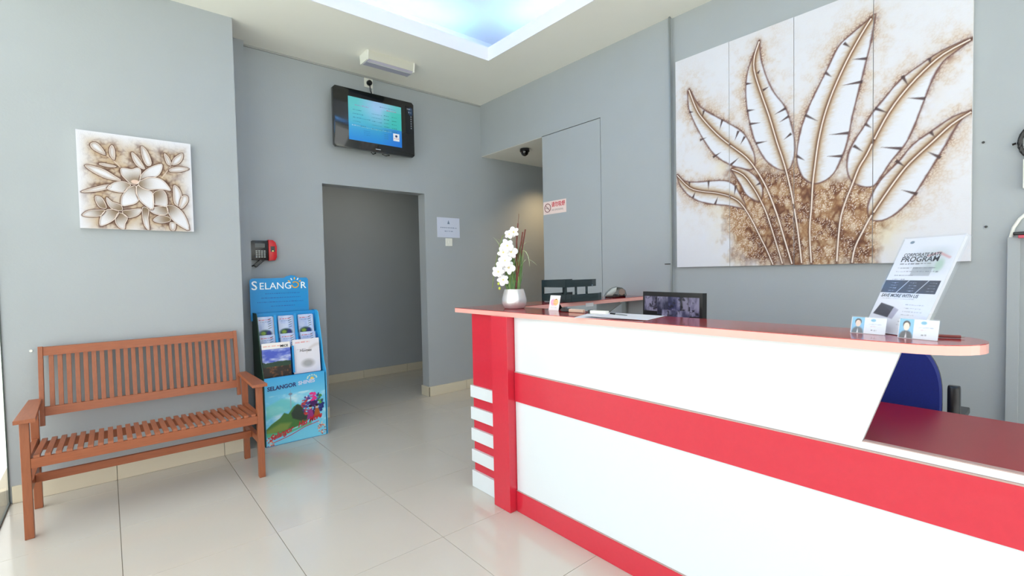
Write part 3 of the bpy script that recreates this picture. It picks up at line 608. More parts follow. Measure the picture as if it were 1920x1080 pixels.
for k in range(230):
    a = R_.uniform(0, 2*math.pi); q = math.sqrt(R_.uniform(0, 1)); u = .345+.085*q*math.cos(a); v = .262+.095*q*math.sin(a)
    if abs(u-.35) < .028: c = (226, 50, 130) if v > .29 else (70, 30, 90)
    elif u > .385: c = [(96, 170, 60), (70, 130, 60), (40, 50, 120)][R_.randint(3)] if v > .26 else (30, 40, 110)
    elif u < .30: c = [(212, 70, 60), (180, 50, 60), (60, 60, 130)][R_.randint(3)]
    else: c = [(60, 120, 190), (50, 60, 140), (110, 60, 140), (220, 220, 240)][R_.randint(4)]
    po.disc(u, v, R_.uniform(.005, .013), R_.uniform(.004, .010), c, .9)
for u, body in ((.325, (150, 50, 120)), (.375, (170, 90, 40))):       # two small dancing figures, plain
    po.poly([(u-.03, .15), (u-.012, .225), (u+.012, .225), (u+.03, .15)], body, 1, .004); po.disc(u, .24, .011, .013, (222, 176, 150)); po.disc(u, .25, .013, .009, (30, 20, 24))
for k in range(60):
    u, v = (R_.uniform(.0, .05), R_.uniform(.0, .075)) if k % 2 else (R_.uniform(.38, .44), R_.uniform(.01, .11))
    po.disc(u, v, .006, .005, [(226, 120, 90), (240, 200, 180), (180, 60, 50)][k % 3], .85)
for k in range(7): a = math.pi*(k)/6; po.disc(.345+.035*math.cos(a), .475+.022*math.sin(a), .006, .006, (240, 236, 200), .8)
po.disc(.345, .470, .014, .012, (250, 206, 90), .95)
po.line([(.05, .022), (.17, .052), (.28, .095), (.385, .118)], .005, (190, 20, 40))
po.obj('poster', (x0+.006, 3.9305, 0.004), EXL, EZ, PRINT, st, lift=.003, label='poster of a green hill, a tower and bright trees')
NAVY = mat('navy_ink', rgb(40, 52, 110), .5); REDI = mat('red_ink', rgb(196, 22, 42), .5); WHI = mat('white_ink', rgb(240, 246, 250), .5); YEL = mat('yellow_ink', rgb(246, 176, 40), .5)
PALEI = mat('pale_ink', rgb(206, 214, 240), .5)
text('lettering', 'SELANGOR', .043, (x0+.022, 3.9258, .424), (1, 0, .04), EZ, NAVY, st, bold=.0014, sx=.95)
text('lettering', 'SHINES', .040, (x0+.245, 3.9258, .436), (1, 0, .06), EZ, PALEI, st, bold=.0012)
text('lettering', 'Selangor', .062, (x0+.028, 3.9255, .040), (.96, 0, .28), EZ, REDI, st, bold=.0018, shear=.35, sx=.80)
text('lettering', 'Has More', .062, (x0+.232, 3.9255, .102), (.96, 0, .26), EZ, REDI, st, bold=.0018, shear=.35, sx=.76)
# header board
hd = [(0.858, 0.94), (1.300, 0.94), (1.300, 1.262), (1.288, 1.276), (1.22, 1.276), (1.20, 1.292), (1.168, 1.298), (1.13, 1.290), (1.11, 1.276), (0.872, 1.276), (0.858, 1.262)]
MB().prism(hd, 'y', 4.196, 4.202).obj('header_board', CYAN, st, label='blue header board lettered SELANGOR')
text('lettering', 'S', .098, (0.868, 4.1955, 1.186), EXL, EZ, WHI, st, bold=.0008)
text('lettering', 'ELANG', .077, (0.924, 4.1955, 1.188), EXL, EZ, WHI, st, sx=1.0)
text('lettering', 'R', .077, (1.236, 4.1955, 1.188), EXL, EZ, WHI, st, bold=.0008)
MB().tube([(1.196+.026*math.cos(a*math.pi/8), 4.1945, 1.218+.024*math.sin(a*math.pi/8)) for a in range(-8, 7)], .0045, n=6).obj('sun_emblem', YEL, st, label='yellow ring in place of the letter O')
for k in range(5):
    a = math.radians(30+30*k)
    MB().beam((1.192+.040*math.cos(a), 4.195, 1.226+.036*math.sin(a)), (1.192+.058*math.cos(a), 4.195, 1.226+.054*math.sin(a)), .008, .002, side=(1, 0, 0)).obj('sun_ray', [YEL, WHI][k % 2], st)
hp = Paint(.42, .14, .002, (22, 140, 206))
for k, (a, b) in enumerate(((.10, .36), (.07, .37), (.04, .39), (.14, .32))): hp.scribble(a, b, .122-.034*k, .010, (24, 70, 150), 60+k)
hp.obj('small_print', (0.868, 4.1955, 1.03), EXL, EZ, PRINT, st, lift=.0004)
# pockets: row lips and dividers
for nm, ya, za, zb in (('pocket_lip', 4.085, 0.765, 0.80), ('pocket_lip', 4.04, 0.60, 0.68)):
    box(nm, CYAND, st, x0+.006, x1-.006, ya, ya+.004, za, zb)
for xd in (1.006, 1.156): MB().beam((xd, 4.098, 0.985), (xd, 4.035, 0.70), .018, .012, side=(1, 0, 0)).obj('divider', CYAN, st)
MB().beam((1.105, 3.998, 0.74), (1.105, 3.98, 0.53), .014, .008, side=(1, 0, 0)).obj('divider', CYAN, st)
for yb, z0, z1 in ((4.155, .78, 1.0), (4.11, .62, .83)): box('pocket_back', CYAN, st, x0+.006, x1-.006, yb, yb+.003, z0, z1)
box('pocket_back', CYAND, st, x0+.006, x1-.006, 4.055, 4.058, .0, .70)
box('pocket_floor', CYAND, st, x0+.006, x1-.006, 3.94, 4.057, .50, .505)
def booklet(name, x, y, z, w, h, tilt, pnt, label, group, th=.010):
    t = thing(name, label, 'brochure', (x, y, z), group)
    ez = Vector((0, math.sin(tilt), math.cos(tilt))); ex = Vector((1, 0, 0)); n = ex.cross(ez)
    O = Vector((x, y, z))
    m = MB().box(0, w, 0, h, -th, 0); m.xform(FRAME(O, ex, ez)); m.obj('pages', PAPERE, t)
    pnt.obj('cover', O, ex, ez, PRINT, t, lift=.0005)
    return t
cols = ['left', 'middle', 'right']
for r in range(2):
    for c in range(3):
        q = Paint(.112, .19, .0025, (196, 206, 232)); R_ = np.random.RandomState(70+c+3*r)
        q.mix(np.clip(fbm(q.X, q.Z, 30, 80+c)*2-.8, 0, .5), (150, 170, 222))
        q.scribble(.012, .095, .165, .012, (210, 90, 100), 81+c); q.scribble(.02, .09, .148, .009, (90, 110, 160), 84+c)
        q.disc(.052, .055, .045, .030, (30, 60, 60), 1, .5); q.disc(.038, .06, .018, .014, (130, 160, 50), .9, .6); q.disc(.078, .055, .016, .022, (24, 30, 110), .9, .5)
        for k in range(5): q.line([(.078, .095+.018*k), (.098, .102+.018*k)], .004, (60, 80, 80))
        row = 'top' if r == 0 else 'second'
        booklet('brochure', x0+.014+.152*c, 4.100-.047*r, (.785 if r == 0 else .645), .118, .185, .16, q,
                f'small blue brochure in the {cols[c]} pocket of the {row} row of the blue stand', 'small brochures in the stand')
q = Paint(.205, .27, .003, (240, 236, 236)); q.rect(0, .3, 0, .222, (70, 90, 190)); X, Z = q.X, q.Z
q.mix(np.clip(fbm(X*.6, Z*1.6, 20, 90)*3-1.3, 0, 1)*(Z < .222), (220, 226, 244)); q.mix(np.clip((.115+.02*fbm(X, Z, 20, 92)-Z)*200, 0, 1), (36, 66, 50)); q.mix(np.clip((.088-Z)*200, 0, 1), (44, 36, 30))
q.mix(np.clip(fbm(X, Z, 50, 93)*3-1.6, 0, 1)*(Z < .088), (150, 90, 50)); q.scribble(.01, .13, .245, .015, (226, 140, 120), 94)
mg = booklet('magazine', x0+.014, 3.992, .506, .205, .262, .10, q, 'magazine with a cloudy purple sky cover in the bottom left pocket', 'magazines in the stand', .014)
text('lettering', 'MICE', .026, (x0+.145, 4.0105, .738), EXL, EZ, INK, mg, bold=.0004)
q = Paint(.205, .27, .003, (226, 224, 234)); q.scribble(.02, .13, .245, .018, (226, 140, 140), 97); q.scribble(.03, .10, .19, .007, (160, 160, 180), 98)
q.mix(np.clip(1-np.abs(q.Z-.22+.3*(q.X-.2)**2*20)/.02, 0, 1)*(q.X > .1)*.5, (190, 180, 180)); q.disc(.11, .075, .045, .03, (150, 150, 150), .8, .8)
bk = booklet('booklet', x0+.236, 3.988, .514, .198, .262, .10, q, 'pale cream booklet with a thin script title in the bottom right pocket', 'magazines in the stand', .008)
text('lettering', 'Homes', .032, (x0+.285, 4.0035, .682), EXL, EZ, INK, bk, shear=.2)

# ================================================================== TELEVISION, SOCKETS, SIGNS ON THE BACK WALL
tv = thing('television', 'wall-mounted black television with a blue-green price list on screen', 'television', (1.97, YT, 2.66))
TY = 4.225; tx0, tx1, tz0, tz1 = 1.572, 2.362, 2.43, 2.962
MB().prism([(tx0, tz0+.02), (tx0+.02, tz0), (tx1-.02, tz0), (tx1, tz0+.02), (tx1, tz1-.02), (tx1-.02, tz1), (tx0+.02, tz1), (tx0, tz1-.02)], 'y', TY, TY+.05, bev=.005).obj('bezel', GLOSSB, tv, smooth=True, label='glossy black frame')
box('back_shell', BLACK, tv, tx0+.12, tx1-.12, TY+.05, TY+.10, tz0+.08, tz1-.06, bev=.01)
box('wall_bracket', ALU, tv, 1.84, 2.09, TY+.10, YT-.001, 2.56, 2.80, bev=.003)
sc = Paint(.52, .385, .0022, (60, 170, 210)); X, Z = sc.X, sc.Z
sc.mix(np.clip((Z-.10)/.2, 0, 1), (96, 200, 200)); sc.mix(np.clip(1-np.hypot(X-.28, Z-.35)/.2, 0, .8), (170, 196, 240)); sc.mix(np.clip((.16-Z)/.16, 0, 1), (22, 140, 226)); sc.mix(np.clip((X-.3)/.3, 0, .5)*(Z < .16), (20, 100, 220))
sc.mix(np.clip((X-.30)/.2, 0, .6)*(Z > .16)*(Z < .32), (50, 200, 180))
sc.scribble(.06, .19, .318, .012, (190, 100, 170), 3); sc.scribble(.30, .46, .345, .009, (80, 110, 160), 4); sc.scribble(.37, .47, .325, .012, (200, 90, 110), 5)
for k in range(5):
    zz = .272-.034*k
    sc.scribble(.04, .04+[.08, .10, .17, .07, .12][k], zz, .010, (30, 100, 130), 6+k)
    sc.scribble(.22, .32, zz-.004, .008, (30, 110, 140), 16+k); sc.scribble(.34, .39, zz, .010, (20, 100, 110), 26+k); sc.scribble(.42, .47, zz, .010, (20, 110, 100), 36+k)
sc.scribble(.03, .11, .134, .013, (230, 240, 250), 47); sc.scribble(.12, .42, .128, .009, (160, 210, 200), 48)
for k in range(3): sc.scribble(.14, .20, .098-.018*k, .007, (20, 100, 170), 50+k); sc.scribble(.34, .38, .098-.018*k, .009, (20, 120, 120), 53+k)
sc.rect(.43, .495, .055, .125, (232, 240, 244)); sc.disc(.463, .10, .012, .011, (40, 60, 110)); sc.scribble(.438, .488, .077, .010, (190, 70, 90), 58)
sc.obj('screen', (1.705, TY-.0006, 2.506), EXL, EZ, SCREEN, tv, lift=.0006, label='lit blue-green screen with rows of prices')
sm = Paint(.075, .26, .002, (10, 10, 12)); sm.disc(.055, .215, .03, .04, (40, 60, 90)); sm.scribble(.015, .06, .235, .018, (230, 230, 240), 61); sm.scribble(.03, .06, .205, .02, (230, 230, 240), 62)
for k in range(6): sm.disc(.058, .165-.022*k, .006, .007, (180, 186, 196), .8)
sm.obj('spec_sticker', (2.272, TY-.0006, 2.655), EXL, EZ, PRINT, tv, lift=.0006)
box('badge', mat('badge', rgb(200, 200, 205), .3, metal=.6), tv, 1.955, 2.005, TY-.001, TY+.001, 2.452, 2.458)
MB().tube([(1.93, TY+.07, 2.50), (1.93, TY+.06, 2.44), (1.95, TY+.05, 2.415), (1.98, TY+.06, 2.43), (1.99, TY+.07, 2.48)], .004, n=6).obj('cable_loop', BLACK, tv, smooth=True)
MB().tube([(2.05, TY+.07, 2.50), (2.05, TY+.06, 2.43), (2.08, TY+.05, 2.418), (2.12, TY+.06, 2.43), (2.12, TY+.07, 2.48)], .004, n=6).obj('cable_loop', BLACK, tv, smooth=True)
def socket(name, xc, zc, label, cat, w=.086):
    t = thing(name, label, cat, (xc, YT, zc)); box('face_plate', WHITEP, t, xc-w/2, xc+w/2, YT-.010, YT-.0005, zc-w/2, zc+w/2, bev=.003); return t
s1 = socket('power_socket', 1.968, 3.108, 'white wall socket above the television', 'socket')
pl = thing('power_plug', 'black plug and cord running down to the television', 'plug', (1.965, YT-.03, 3.10))
MB().lathe([(.018, 0), (.024, .008), (.026, .03), (.0235, .036)], (1.968, YT-.047, 3.103), axis='y', n=16).obj('plug_body', BLACK, pl, smooth=True)
MB().tube([(1.968, YT-.035, 3.08), (1.972, YT-.035, 3.03), (1.985, YT-.04, 2.99), (2.00, YT-.05, 2.94), (2.00, YT-.06, 2.86)], .005, n=8).obj('cord', BLACK, pl, smooth=True)
tk = MB().box(2.006, 2.012, YT-.006, YT-.0005, 2.80, 3.065).obj('cable_duct', WHITEP); tag(tk, 'thin white cable duct below the high wall socket', 'duct')
bt = thing('emergency_light', 'long white batten light fixed to the ceiling above the television', 'light', (1.95, 3.93, HC))
by0, by1 = 3.865, 3.995
MB().prism([(by0-.01, HC), (by1+.01, HC), (by1, HC-.068), (by0, HC-.068)], 'x', 1.745, 2.165).obj('housing', IVORY, bt)
for xa in (1.732, 2.165): MB().prism([(by0-.014, HC), (by1+.014, HC), (by1+.004, HC-.078), (by0-.004, HC-.078)], 'x', xa, xa+.012).obj('end_cap', WHITEP, bt)
MB().prism([(by0+.004, HC-.068), (by1-.004, HC-.068), (by1-.02, HC-.082), (by0+.02, HC-.082)], 'x', 1.745, 2.165).obj('diffuser', mat('ribbed_diffuser', rgb(176, 172, 190), .3, noise=.1, nscale=3, stretch=(1, 120, 1)), bt, label='pale violet ribbed diffuser')
MB().tube([(1.75, by0+.03, HC-.074), (2.16, by0+.03, HC-.074)], .010, n=8).obj('tube_lamp', WHITEP, bt, smooth=True)
dm = thing('dome_camera', 'small black dome security camera under the bulkhead', 'camera', (3.445, 3.81, 2.6))
MB().lathe([(.040, 0), (.050, -.004), (.052, -.03), (.046, -.038)], (3.445, 3.81, 2.597), n=24).obj('base_ring', BLACK, dm, smooth=True)
MB().lathe([(.042, -.036), (.040, -.05), (.031, -.067), (.016, -.077), (.003, -.080)], (3.445, 3.81, 2.597), n=24).obj('dome', GLOSSB, dm, smooth=True)
tc = thing('time_clock', 'black and red fingerprint time clock on the wall above the brochure stand', 'time clock', (1.0, YT, 1.5))
CY = YT-.045
MB().prism([(.898, 1.445), (.91, 1.428), (1.035, 1.425), (1.035, 1.588), (.92, 1.586), (.898, 1.572)], 'y', CY, YT-.001, bev=.006).obj('case', BLACK, tc, smooth=True)
MB().prism([(1.035, 1.420), (1.085, 1.424), (1.098, 1.45), (1.100, 1.54), (1.090, 1.575), (1.070, 1.592), (1.035, 1.594)], 'y', CY-.008, YT-.001, bev=.006).obj('red_housing', mat('red_plastic', rgb(206, 30, 36), .3), tc, smooth=True, label='red fingerprint reader housing')
box('display', mat('lcd', rgb(66, 72, 70), .2), tc, .936, 1.008, CY-.002, CY+.002, 1.528, 1.562)
for i in range(4):
    for j in range(4): box('key', ALU, tc, .938+.020*i, .951+.020*i, CY-.004, CY+.001, 1.448+.016*j, 1.456+.016*j)
box('sensor_window', BLACK, tc, 1.050, 1.082, CY-.010, CY-.006, 1.495, 1.540, bev=.001)
box('sensor_glow', mat('sensor_led', rgb(230, 240, 160), .4, emit=rgb(200, 230, 120), estr=.6), tc, 1.060, 1.072, CY-.011, CY-.009, 1.498, 1.505)
s2 = socket('power_socket', .868, 1.488, 'white wall socket left of the fingerprint time clock', 'socket', .08)
ad = thing('power_adapter', 'black plug with its cord and adapter hanging below the time clock', 'adapter', (.87, YT-.03, 1.45))
box('plug_body', BLACK, ad, .852, .884, YT-.05, YT-.011, 1.425, 1.486, bev=.006)
MB().tube([(.87, YT-.03, 1.43), (.872, YT-.03, 1.385), (.90, YT-.03, 1.375), (.935, YT-.025, 1.385)], .005, n=8).obj('cord', BLACK, ad, smooth=True)
MB().beam((.93, YT-.025, 1.375), (.985, YT-.025, 1.425), .034, .03, side=(0, 1, 0), bev=.005).obj('adapter_body', BLACK, ad)
MB().beam((.975, YT-.025, 1.412), (1.0, YT-.025, 1.43), .02, .02, side=(0, 1, 0), bev=.003).obj('connector', BLACK, ad)
nt_ = thing('wall_notice', 'small white paper notice with faint blue print beside the doorway', 'notice', (2.83, YT, 1.78))
q = Paint(.285, .212, .0022, (206, 212, 232)); q.poly([(.128, .145), (.142, .185), (.158, .145)], (90, 110, 140), .8, .004); q.scribble(.04, .25, .105, .015, (70, 90, 130), 5, .7); q.scribble(.09, .20, .068, .014, (70, 90, 130), 8, .7)
box('sheet', PAPER, nt_, 2.687, 2.972, YT-.002, YT-.0005, 1.672, 1.884); q.obj('print', (2.687, YT-.0022, 1.672), EXL, EZ, PRINT, nt_, lift=.0004)
ls = socket('light_switch', 2.828, 1.622, 'small white light switch under the paper notice', 'switch', .084)
box('rocker', WHITEP, ls, 2.818, 2.838, YT-.014, YT-.009, 1.607, 1.637, bev=.002)
ns = thing('no_smoking_sign', 'white sticker with a no smoking symbol and red characters on the grey door', 'sign', (XF, 3.22, 1.9))
box('plate', mat('sign_white', rgb(236, 214, 210), .4), ns, XF+.0001, XF+.0022, 3.078, 3.380, 1.838, 1.962)
REDS = mat('sign_red', rgb(206, 44, 64), .45); MAR = mat('sign_maroon', rgb(120, 50, 60), .45); GRYI = mat('sign_grey', rgb(150, 140, 140), .5)
MB().tube([(XF-.0005, 3.322+.040*math.cos(2*math.pi*k/24), 1.900+.040*math.sin(2*math.pi*k/24)) for k in range(25)], .0035, n=6).obj('symbol_ring', MAR, ns)
MB().beam((XF-.0005, 3.348, 1.926), (XF-.0005, 3.296, 1.874), .007, .003).obj('symbol_bar', MAR, ns)
MB().beam((XF-.0005, 3.345, 1.897), (XF-.0005, 3.303, 1.897), .003, .006, side=(0, 0, 1)).obj('symbol_cigarette', INK, ns)
text('characters', '请勿吸烟', .052, (XF-.0004, 3.270, 1.907), EXR, EZ, REDS, ns, bold=.0008, sx=.86)
text('lettering', 'NO SMOKING', .024, (XF-.0004, 3.268, 1.866), EXR, EZ, GRYI, ns)

# ================================================================== THINGS ON THE COUNTER
CT = 1.0762
pot = thing('orchid_pot', 'white artificial orchid in a silver pot at the far end of the counter', 'plant', (1.80, 2.10, CT))
pc = (1.80, 2.105, CT)
MB().lathe([(.050, 0), (.056, .004), (.066, .03), (.066, .055), (.058, .09), (.052, .112), (.048, .112), (.052, .09), (.046, .085)], pc, n=40, sq=2.6).obj('pot', SILVER, pot, smooth=True, label='silver glazed pot')
MB().lathe([(.047, .088), (.040, .094), (.015, .098)], pc, n=20).obj('moss', mat('moss', rgb(60, 70, 40), .95, noise=.4, nscale=60), pot)
LEAFM = mat('grass_leaf', rgb(70, 104, 50), .55, noise=.35, nscale=20); LEAF2 = mat('young_leaf', rgb(112, 140, 70), .5); PALEL = mat('pale_leaf', rgb(150, 166, 132), .5)
TWIG = mat('brown_twig', rgb(104, 52, 44), .7, noise=.3, nscale=80); PETAL = mat('orchid_petal', rgb(244, 244, 248), .6); BUD = mat('bud', rgb(190, 200, 80), .5)
def view(dx, dz, dd=0.0):     # a point beside the pot: dx along the counter (to the right), dz up, dd depth
    return Vector((pc[0]+dx*.762+dd*.646, pc[1]-dx*.647+dd*.762, CT+dz))
def blade(pts, w, m, name):
    mb = MB(); P = [view(*p) for p in pts]; n = 8; C_ = []
    for i in range(n+1):
        t = i/n*(len(P)-1); k = min(int(t), len(P)-2); f = t-k
        C_.append(P[k].lerp(P[k+1], f) if len(P) == 2 else (P[max(k-1, 0)]*(-.5*f+f*f-.5*f**3)+P[k]*(1-2.5*f*f+1.5*f**3)+P[k+1]*(.5*f+2*f*f-1.5*f**3)+P[min(k+2, len(P)-1)]*(-.5*f*f+.5*f**3)))
    vs = []
    for i, c in enumerate(C_):
        ww = w*(1-(i/n)**2*.9); s_ = Vector((.762, -.647, 0))*ww/2; d = Vector((.5, .6, 0))*ww*.18
        vs.append([mb.bm.verts.new(c-s_), mb.bm.verts.new(c+d), mb.bm.verts.new(c+s_)])
    for a, b in zip(vs[:-1], vs[1:]):
        mb.bm.faces.new((a[0], a[1], b[1], b[0])); mb.bm.faces.new((a[1], a[2], b[2], b[1]))
    mb.obj(name, m, pot, smooth=True)
R_ = random.Random(4)
for k in range(64):
    a = R_.uniform(-.034, .034); b = a+R_.uniform(-.05, .05); h = R_.uniform(.10, .31)
    blade([(a, .09, R_.uniform(-.02, .02)), ((a+b)/2, .09+h*.5, 0), (b, .09+h, R_.uniform(-.03, .03))], .0065, LEAFM if k % 3 else LEAF2, 'leaf')
blade([(0, .1), (.02, .25), (.055, .335), (.085, .30), (.092, .24)], .008, PALEL, 'arching_leaf')
blade([(0, .1), (.03, .22), (.07, .28), (.11, .27), (.135, .245)], .006, PALEL, 'arching_leaf')
blade([(0, .1), (.02, .28), (.06, .37), (.115, .385)], .006, PALEL, 'arching_leaf')
blade([(0, .1), (-.03, .26), (-.08, .37), (-.115, .415)], .007, PALEL, 'arching_leaf')
blade([(0, .1), (-.02, .28), (-.06, .38), (-.10, .405)], .006, PALEL, 'arching_leaf')
blade([(0, .1), (-.01, .30), (-.02, .40), (-.035, .455)], .007, LEAFM, 'arching_leaf')
for pts in ([(.01, .1), (.018, .25), (.020, .38), (.030, .49)], [(.012, .1), (.03, .24), (.050, .34), (.072, .455)], [(.008, .1), (.024, .28), (.048, .39), (.056, .44)]):
    MB().tube([view(*p) for p in pts], .0058, n=6, taper=.7).obj('twig', TWIG, pot, smooth=True)
MB().tube([view(.030, .49), view(.034, .52), view(.036, .545)], .0012, n=5).obj('twig', TWIG, pot)
MB().tube([view(0, .1), view(-.01, .3), view(-.03, .43), view(-.06, .42), view(-.09, .32), (view(-.115, .20)), view(-.125, .12)], .0022, n=6).obj('flower_stem', mat('green_stem', rgb(110, 130, 60), .6), pot, smooth=True)
def petal(mb, c, ang, L, wd, nrm):
    nrm = nrm.normalized(); a = nrm.cross(Vector((0, 0, 1))).normalized(); b = nrm.cross(a)
    d = a*math.cos(ang)+b*math.sin(ang); s_ = nrm.cross(d)
    cen = mb.bm.verts.new(c); ring = []
    for k in range(10):
        t = k/9*math.pi; u = (1-math.cos(t))/2*L; w_ = math.sin(t)*wd/2
        ring.append((u, w_))
    up_ = [mb.bm.verts.new(c+d*u+s_*w_+nrm*(.008*math.sin(u/L*3.0))) for u, w_ in ring[1:-1]]
    tip = mb.bm.verts.new(c+d*L)
    lo_ = [mb.bm.verts.new(c+d*u-s_*w_+nrm*(.008*math.sin(u/L*3.0))) for u, w_ in ring[1:-1]]
    mid = [mb.bm.verts.new(c+d*u+nrm*(.014*math.sin(u/L*3.0))) for u, w_ in ring[1:-1]]
    for A in (up_, lo_):
        mb.bm.faces.new((cen, A[0], mid[0])); mb.bm.faces.new((A[-1], tip, mid[-1]))
        for i in range(len(A)-1): mb.bm.faces.new((A[i], A[i+1], mid[i+1], mid[i]))
for k, (dx, dz, r) in enumerate(((.005, .44, .032), (-.022, .425, .028), (-.035, .36, .042), (-.012, .325, .04), (-.058, .325, .036), (-.048, .275, .042), (-.028, .235, .040), (-.070, .255, .032), (-.088, .215, .038), (-.062, .165, .036))):
    c = view(dx, dz, -.02-.01*(k % 3)); nrm = Vector((-.64+.3*((k*7) % 5-2)/2, -.76, .25*((k*3) % 4-1.5)/1.5))
    f = MB()
    for j in range(5):
        an = j*2*math.pi/5+k*.7; petal(f, c, an, r, r*(.95 if j in (1, 4) else .7), nrm)
    fo = f.obj('blossom', PETAL, pot, smooth=True)
    MB().ball(c+nrm.normalized()*.004, .006, n=8).obj('blossom_lip', mat('lip', rgb(230, 214, 150), .6) if k == 0 else bpy.data.materials['lip'], fo, smooth=True)
for dx, dz in ((-.088, .145), (-.083, .118)): MB().ball(view(dx, dz, -.02), .0075, sz=1.2, n=10).obj('bud', BUD, pot, smooth=True)

cd = thing('card_sign', 'small tilted white sign with pink and orange circles beside the pot', 'sign', (1.82, 1.78, CT))
def slab(x, y, z, yaw, tilt, w, h):     # a panel facing the shop side: lower left corner, yaw, lean
    ex = Vector((math.sin(yaw), -math.cos(yaw), 0)); back_ = Vector((math.cos(yaw), math.sin(yaw), 0))
    ez = Vector((0, 0, math.cos(tilt)))+back_*math.sin(tilt); return Vector((x, y, z)), ex, ez
def slabbox(name, O, ex, ez, w, h, t0, t1, m, parent, label=None):
    b = MB().box(0, w, 0, h, t0, t1); b.xform(FRAME(O, ex, ez)); return b.obj(name, m, parent, label=label)
O, ex, ez = slab(1.823, 1.848, CT, .047, .25, .07, .08)
ex = (ex+Vector((0, 0, 0))).normalized()
slabbox('plate', O, ex, ez, .070, .082, -.003, 0, PAPER, cd)
q = Paint(.070, .082, .0013, (232, 228, 232)); q.disc(.026, .045, .018, .018, (226, 150, 190), .8); q.disc(.044, .045, .018, .018, (240, 180, 110), .85); q.scribble(.018, .055, .045, .008, (236, 200, 200), 3); q.scribble(.012, .056, .016, .005, (170, 190, 190), 4)
q.obj('print', O, ex, ez, PRINT, cd, lift=.0004)
MB().beam(O+ex*.035+ez*.06, Vector((1.87, 1.80, CT+.003)), .03, .002, side=tuple(ex)).obj('easel_leg', BLACK, cd)
cc = tag(MB().beam((1.795, 1.72, CT+.009), (1.80, 1.575, CT+.009), .018, .016, side=(1, 0, 0), bev=.003).obj('marker_pen', mat('cream_plastic', rgb(206, 180, 160), .4)), 'dull cream marker pen lying beside the small sign', 'pen')
MB().beam((1.7955, 1.722, CT+.0095), (1.7975, 1.665, CT+.0095), .020, .018, side=(1, 0, 0), bev=.003).obj('cap', BLACK, cc)
rb = tag(MB().beam((1.795, 1.525, CT+.009), (1.80, 1.43, CT+.009), .030, .016, side=(1, 0, 0), bev=.003).obj('correction_pen', WHITEP), 'bright white correction pen lying behind the sheets of paper', 'pen')
MB().beam((1.7945, 1.535, CT+.0095), (1.795, 1.52, CT+.0095), .031, .017, side=(1, 0, 0), bev=.002).obj('cap', BLACK, rb)
bp = tag(MB().tube([(1.80, 1.41, CT+.005), (1.79, 1.33, CT+.005), (1.788, 1.31, CT+.005)], .0042, n=8, taper=.5).obj('ballpoint_pen', ALU, smooth=True), 'thin metal pen tip showing beside the paper', 'pen')
MB().tube([(1.7995, 1.412, CT+.0052), (1.796, 1.38, CT+.0052)], .005, n=8).obj('grip', BLACK, bp)
def sheet(x, y, yaw, w, h, z, name, label, curl=.0):
    mb = MB(); n = 8; V = []
    for i in range(n+1):
        row = []
        for j in range(n+1):
            u, v = i/n-.5, j/n-.5; row.append(mb.bm.verts.new((u*w, v*h, z+curl*(abs(u*2)**3*(.5+v)))))
        V.append(row)
    for i in range(n):
        for j in range(n): mb.bm.faces.new((V[i][j], V[i+1][j], V[i+1][j+1], V[i][j+1]))
    r = bmesh.ops.extrude_face_region(mb.bm, geom=mb.bm.faces[:]); bmesh.ops.translate(mb.bm, vec=(0, 0, .0006), verts=[v for v in r['geom'] if isinstance(v, bmesh.types.BMVert)])
    mb.xform(Matrix.Translation((x, y, 0)) @ Matrix.Rotation(yaw, 4, 'Z'))
    return tag(mb.obj(name, PAPER), label, 'paper', 'sheets of paper on the counter')
sheet(1.742, 1.355, .42, .21, .297, CT+.0002, 'paper_sheet', 'lower sheet of white paper lying on the counter', .0)
sheet(1.752, 1.300, .22, .21, .297, CT+.0014, 'paper_sheet', 'upper curled sheet of white paper lying on the counter', .006)
# letter tray on the return
lt = thing('letter_tray', 'two-tier smoked plastic letter tray on the counter return', 'letter tray', (2.47, 2.32, CT))
BL = mat('smoked_green_plastic', rgb(30, 48, 52), .12, alpha=.88, coat=.4)
def tier(z, nm):
    d_ = .05 if nm == 'lower_tray' else 0
    o = [(2.335, 2.20-d_), (2.60, 2.20-d_), (2.66, 2.215-d_), (2.70, 2.245-d_*.7), (2.705, 2.30), (2.685, 2.37), (2.65, 2.43), (2.335, 2.43)]
    MB().prism(o, 'z', z, z+.003).obj(nm, BL, lt)
    w = MB()
    for (xa, ya), (xb, yb) in zip(o, o[1:]+o[:1]):
        if xa > 2.66 or (xb > 2.66 and ya > 2.40): h = .020
        else: h = .050
        w.beam((xa, ya, z+h/2), (xb, yb, z+h/2), .003, h, side=(yb-ya, xa-xb, 0))
    w.obj('tray_wall', BL, lt)
tier(CT+.004, 'lower_tray'); tier(CT+.100, 'upper_tray')
for xa, ya in ((2.34, 2.205), (2.34, 2.425), (2.44, 2.205), (2.55, 2.205), (2.55, 2.425)):
    MB().box(xa-.008, xa+.008, ya-.004, ya+.004, CT, CT+.108).obj('post', BL, lt)
MB().tube([(2.60, 2.199, CT+.108), (2.655, 2.222, CT+.108), (2.692, 2.29, CT+.112), (2.693, 2.33, CT+.118)], .003, n=6).obj('front_lip', mat('clear_edge', rgb(190, 210, 215), .1), lt, smooth=True, label='bright clear front edge')
sheet_ = tag(MB().box(2.40, 2.62, 2.165, 2.42, CT+.0085, CT+.026).obj('paper_stack', PAPERE), 'stack of papers inside the lower letter tray', 'paper')
tg = tag(MB().beam((2.52, 2.188, CT-.027), (2.60, 2.188, CT-.027), .024, .001, side=(0, 0, 1)).obj('paper_tag', PAPER), 'tiny white paper tag stuck to the front edge of the return', 'tag')
td = thing('tape_dispenser', 'rounded glossy black and silver desk gadget at the right end of the return', 'dispenser', (2.95, 2.33, CT))
M1 = Matrix.Translation((3.00, 2.30, CT)) @ Matrix.Rotation(-.75, 4, 'Z')
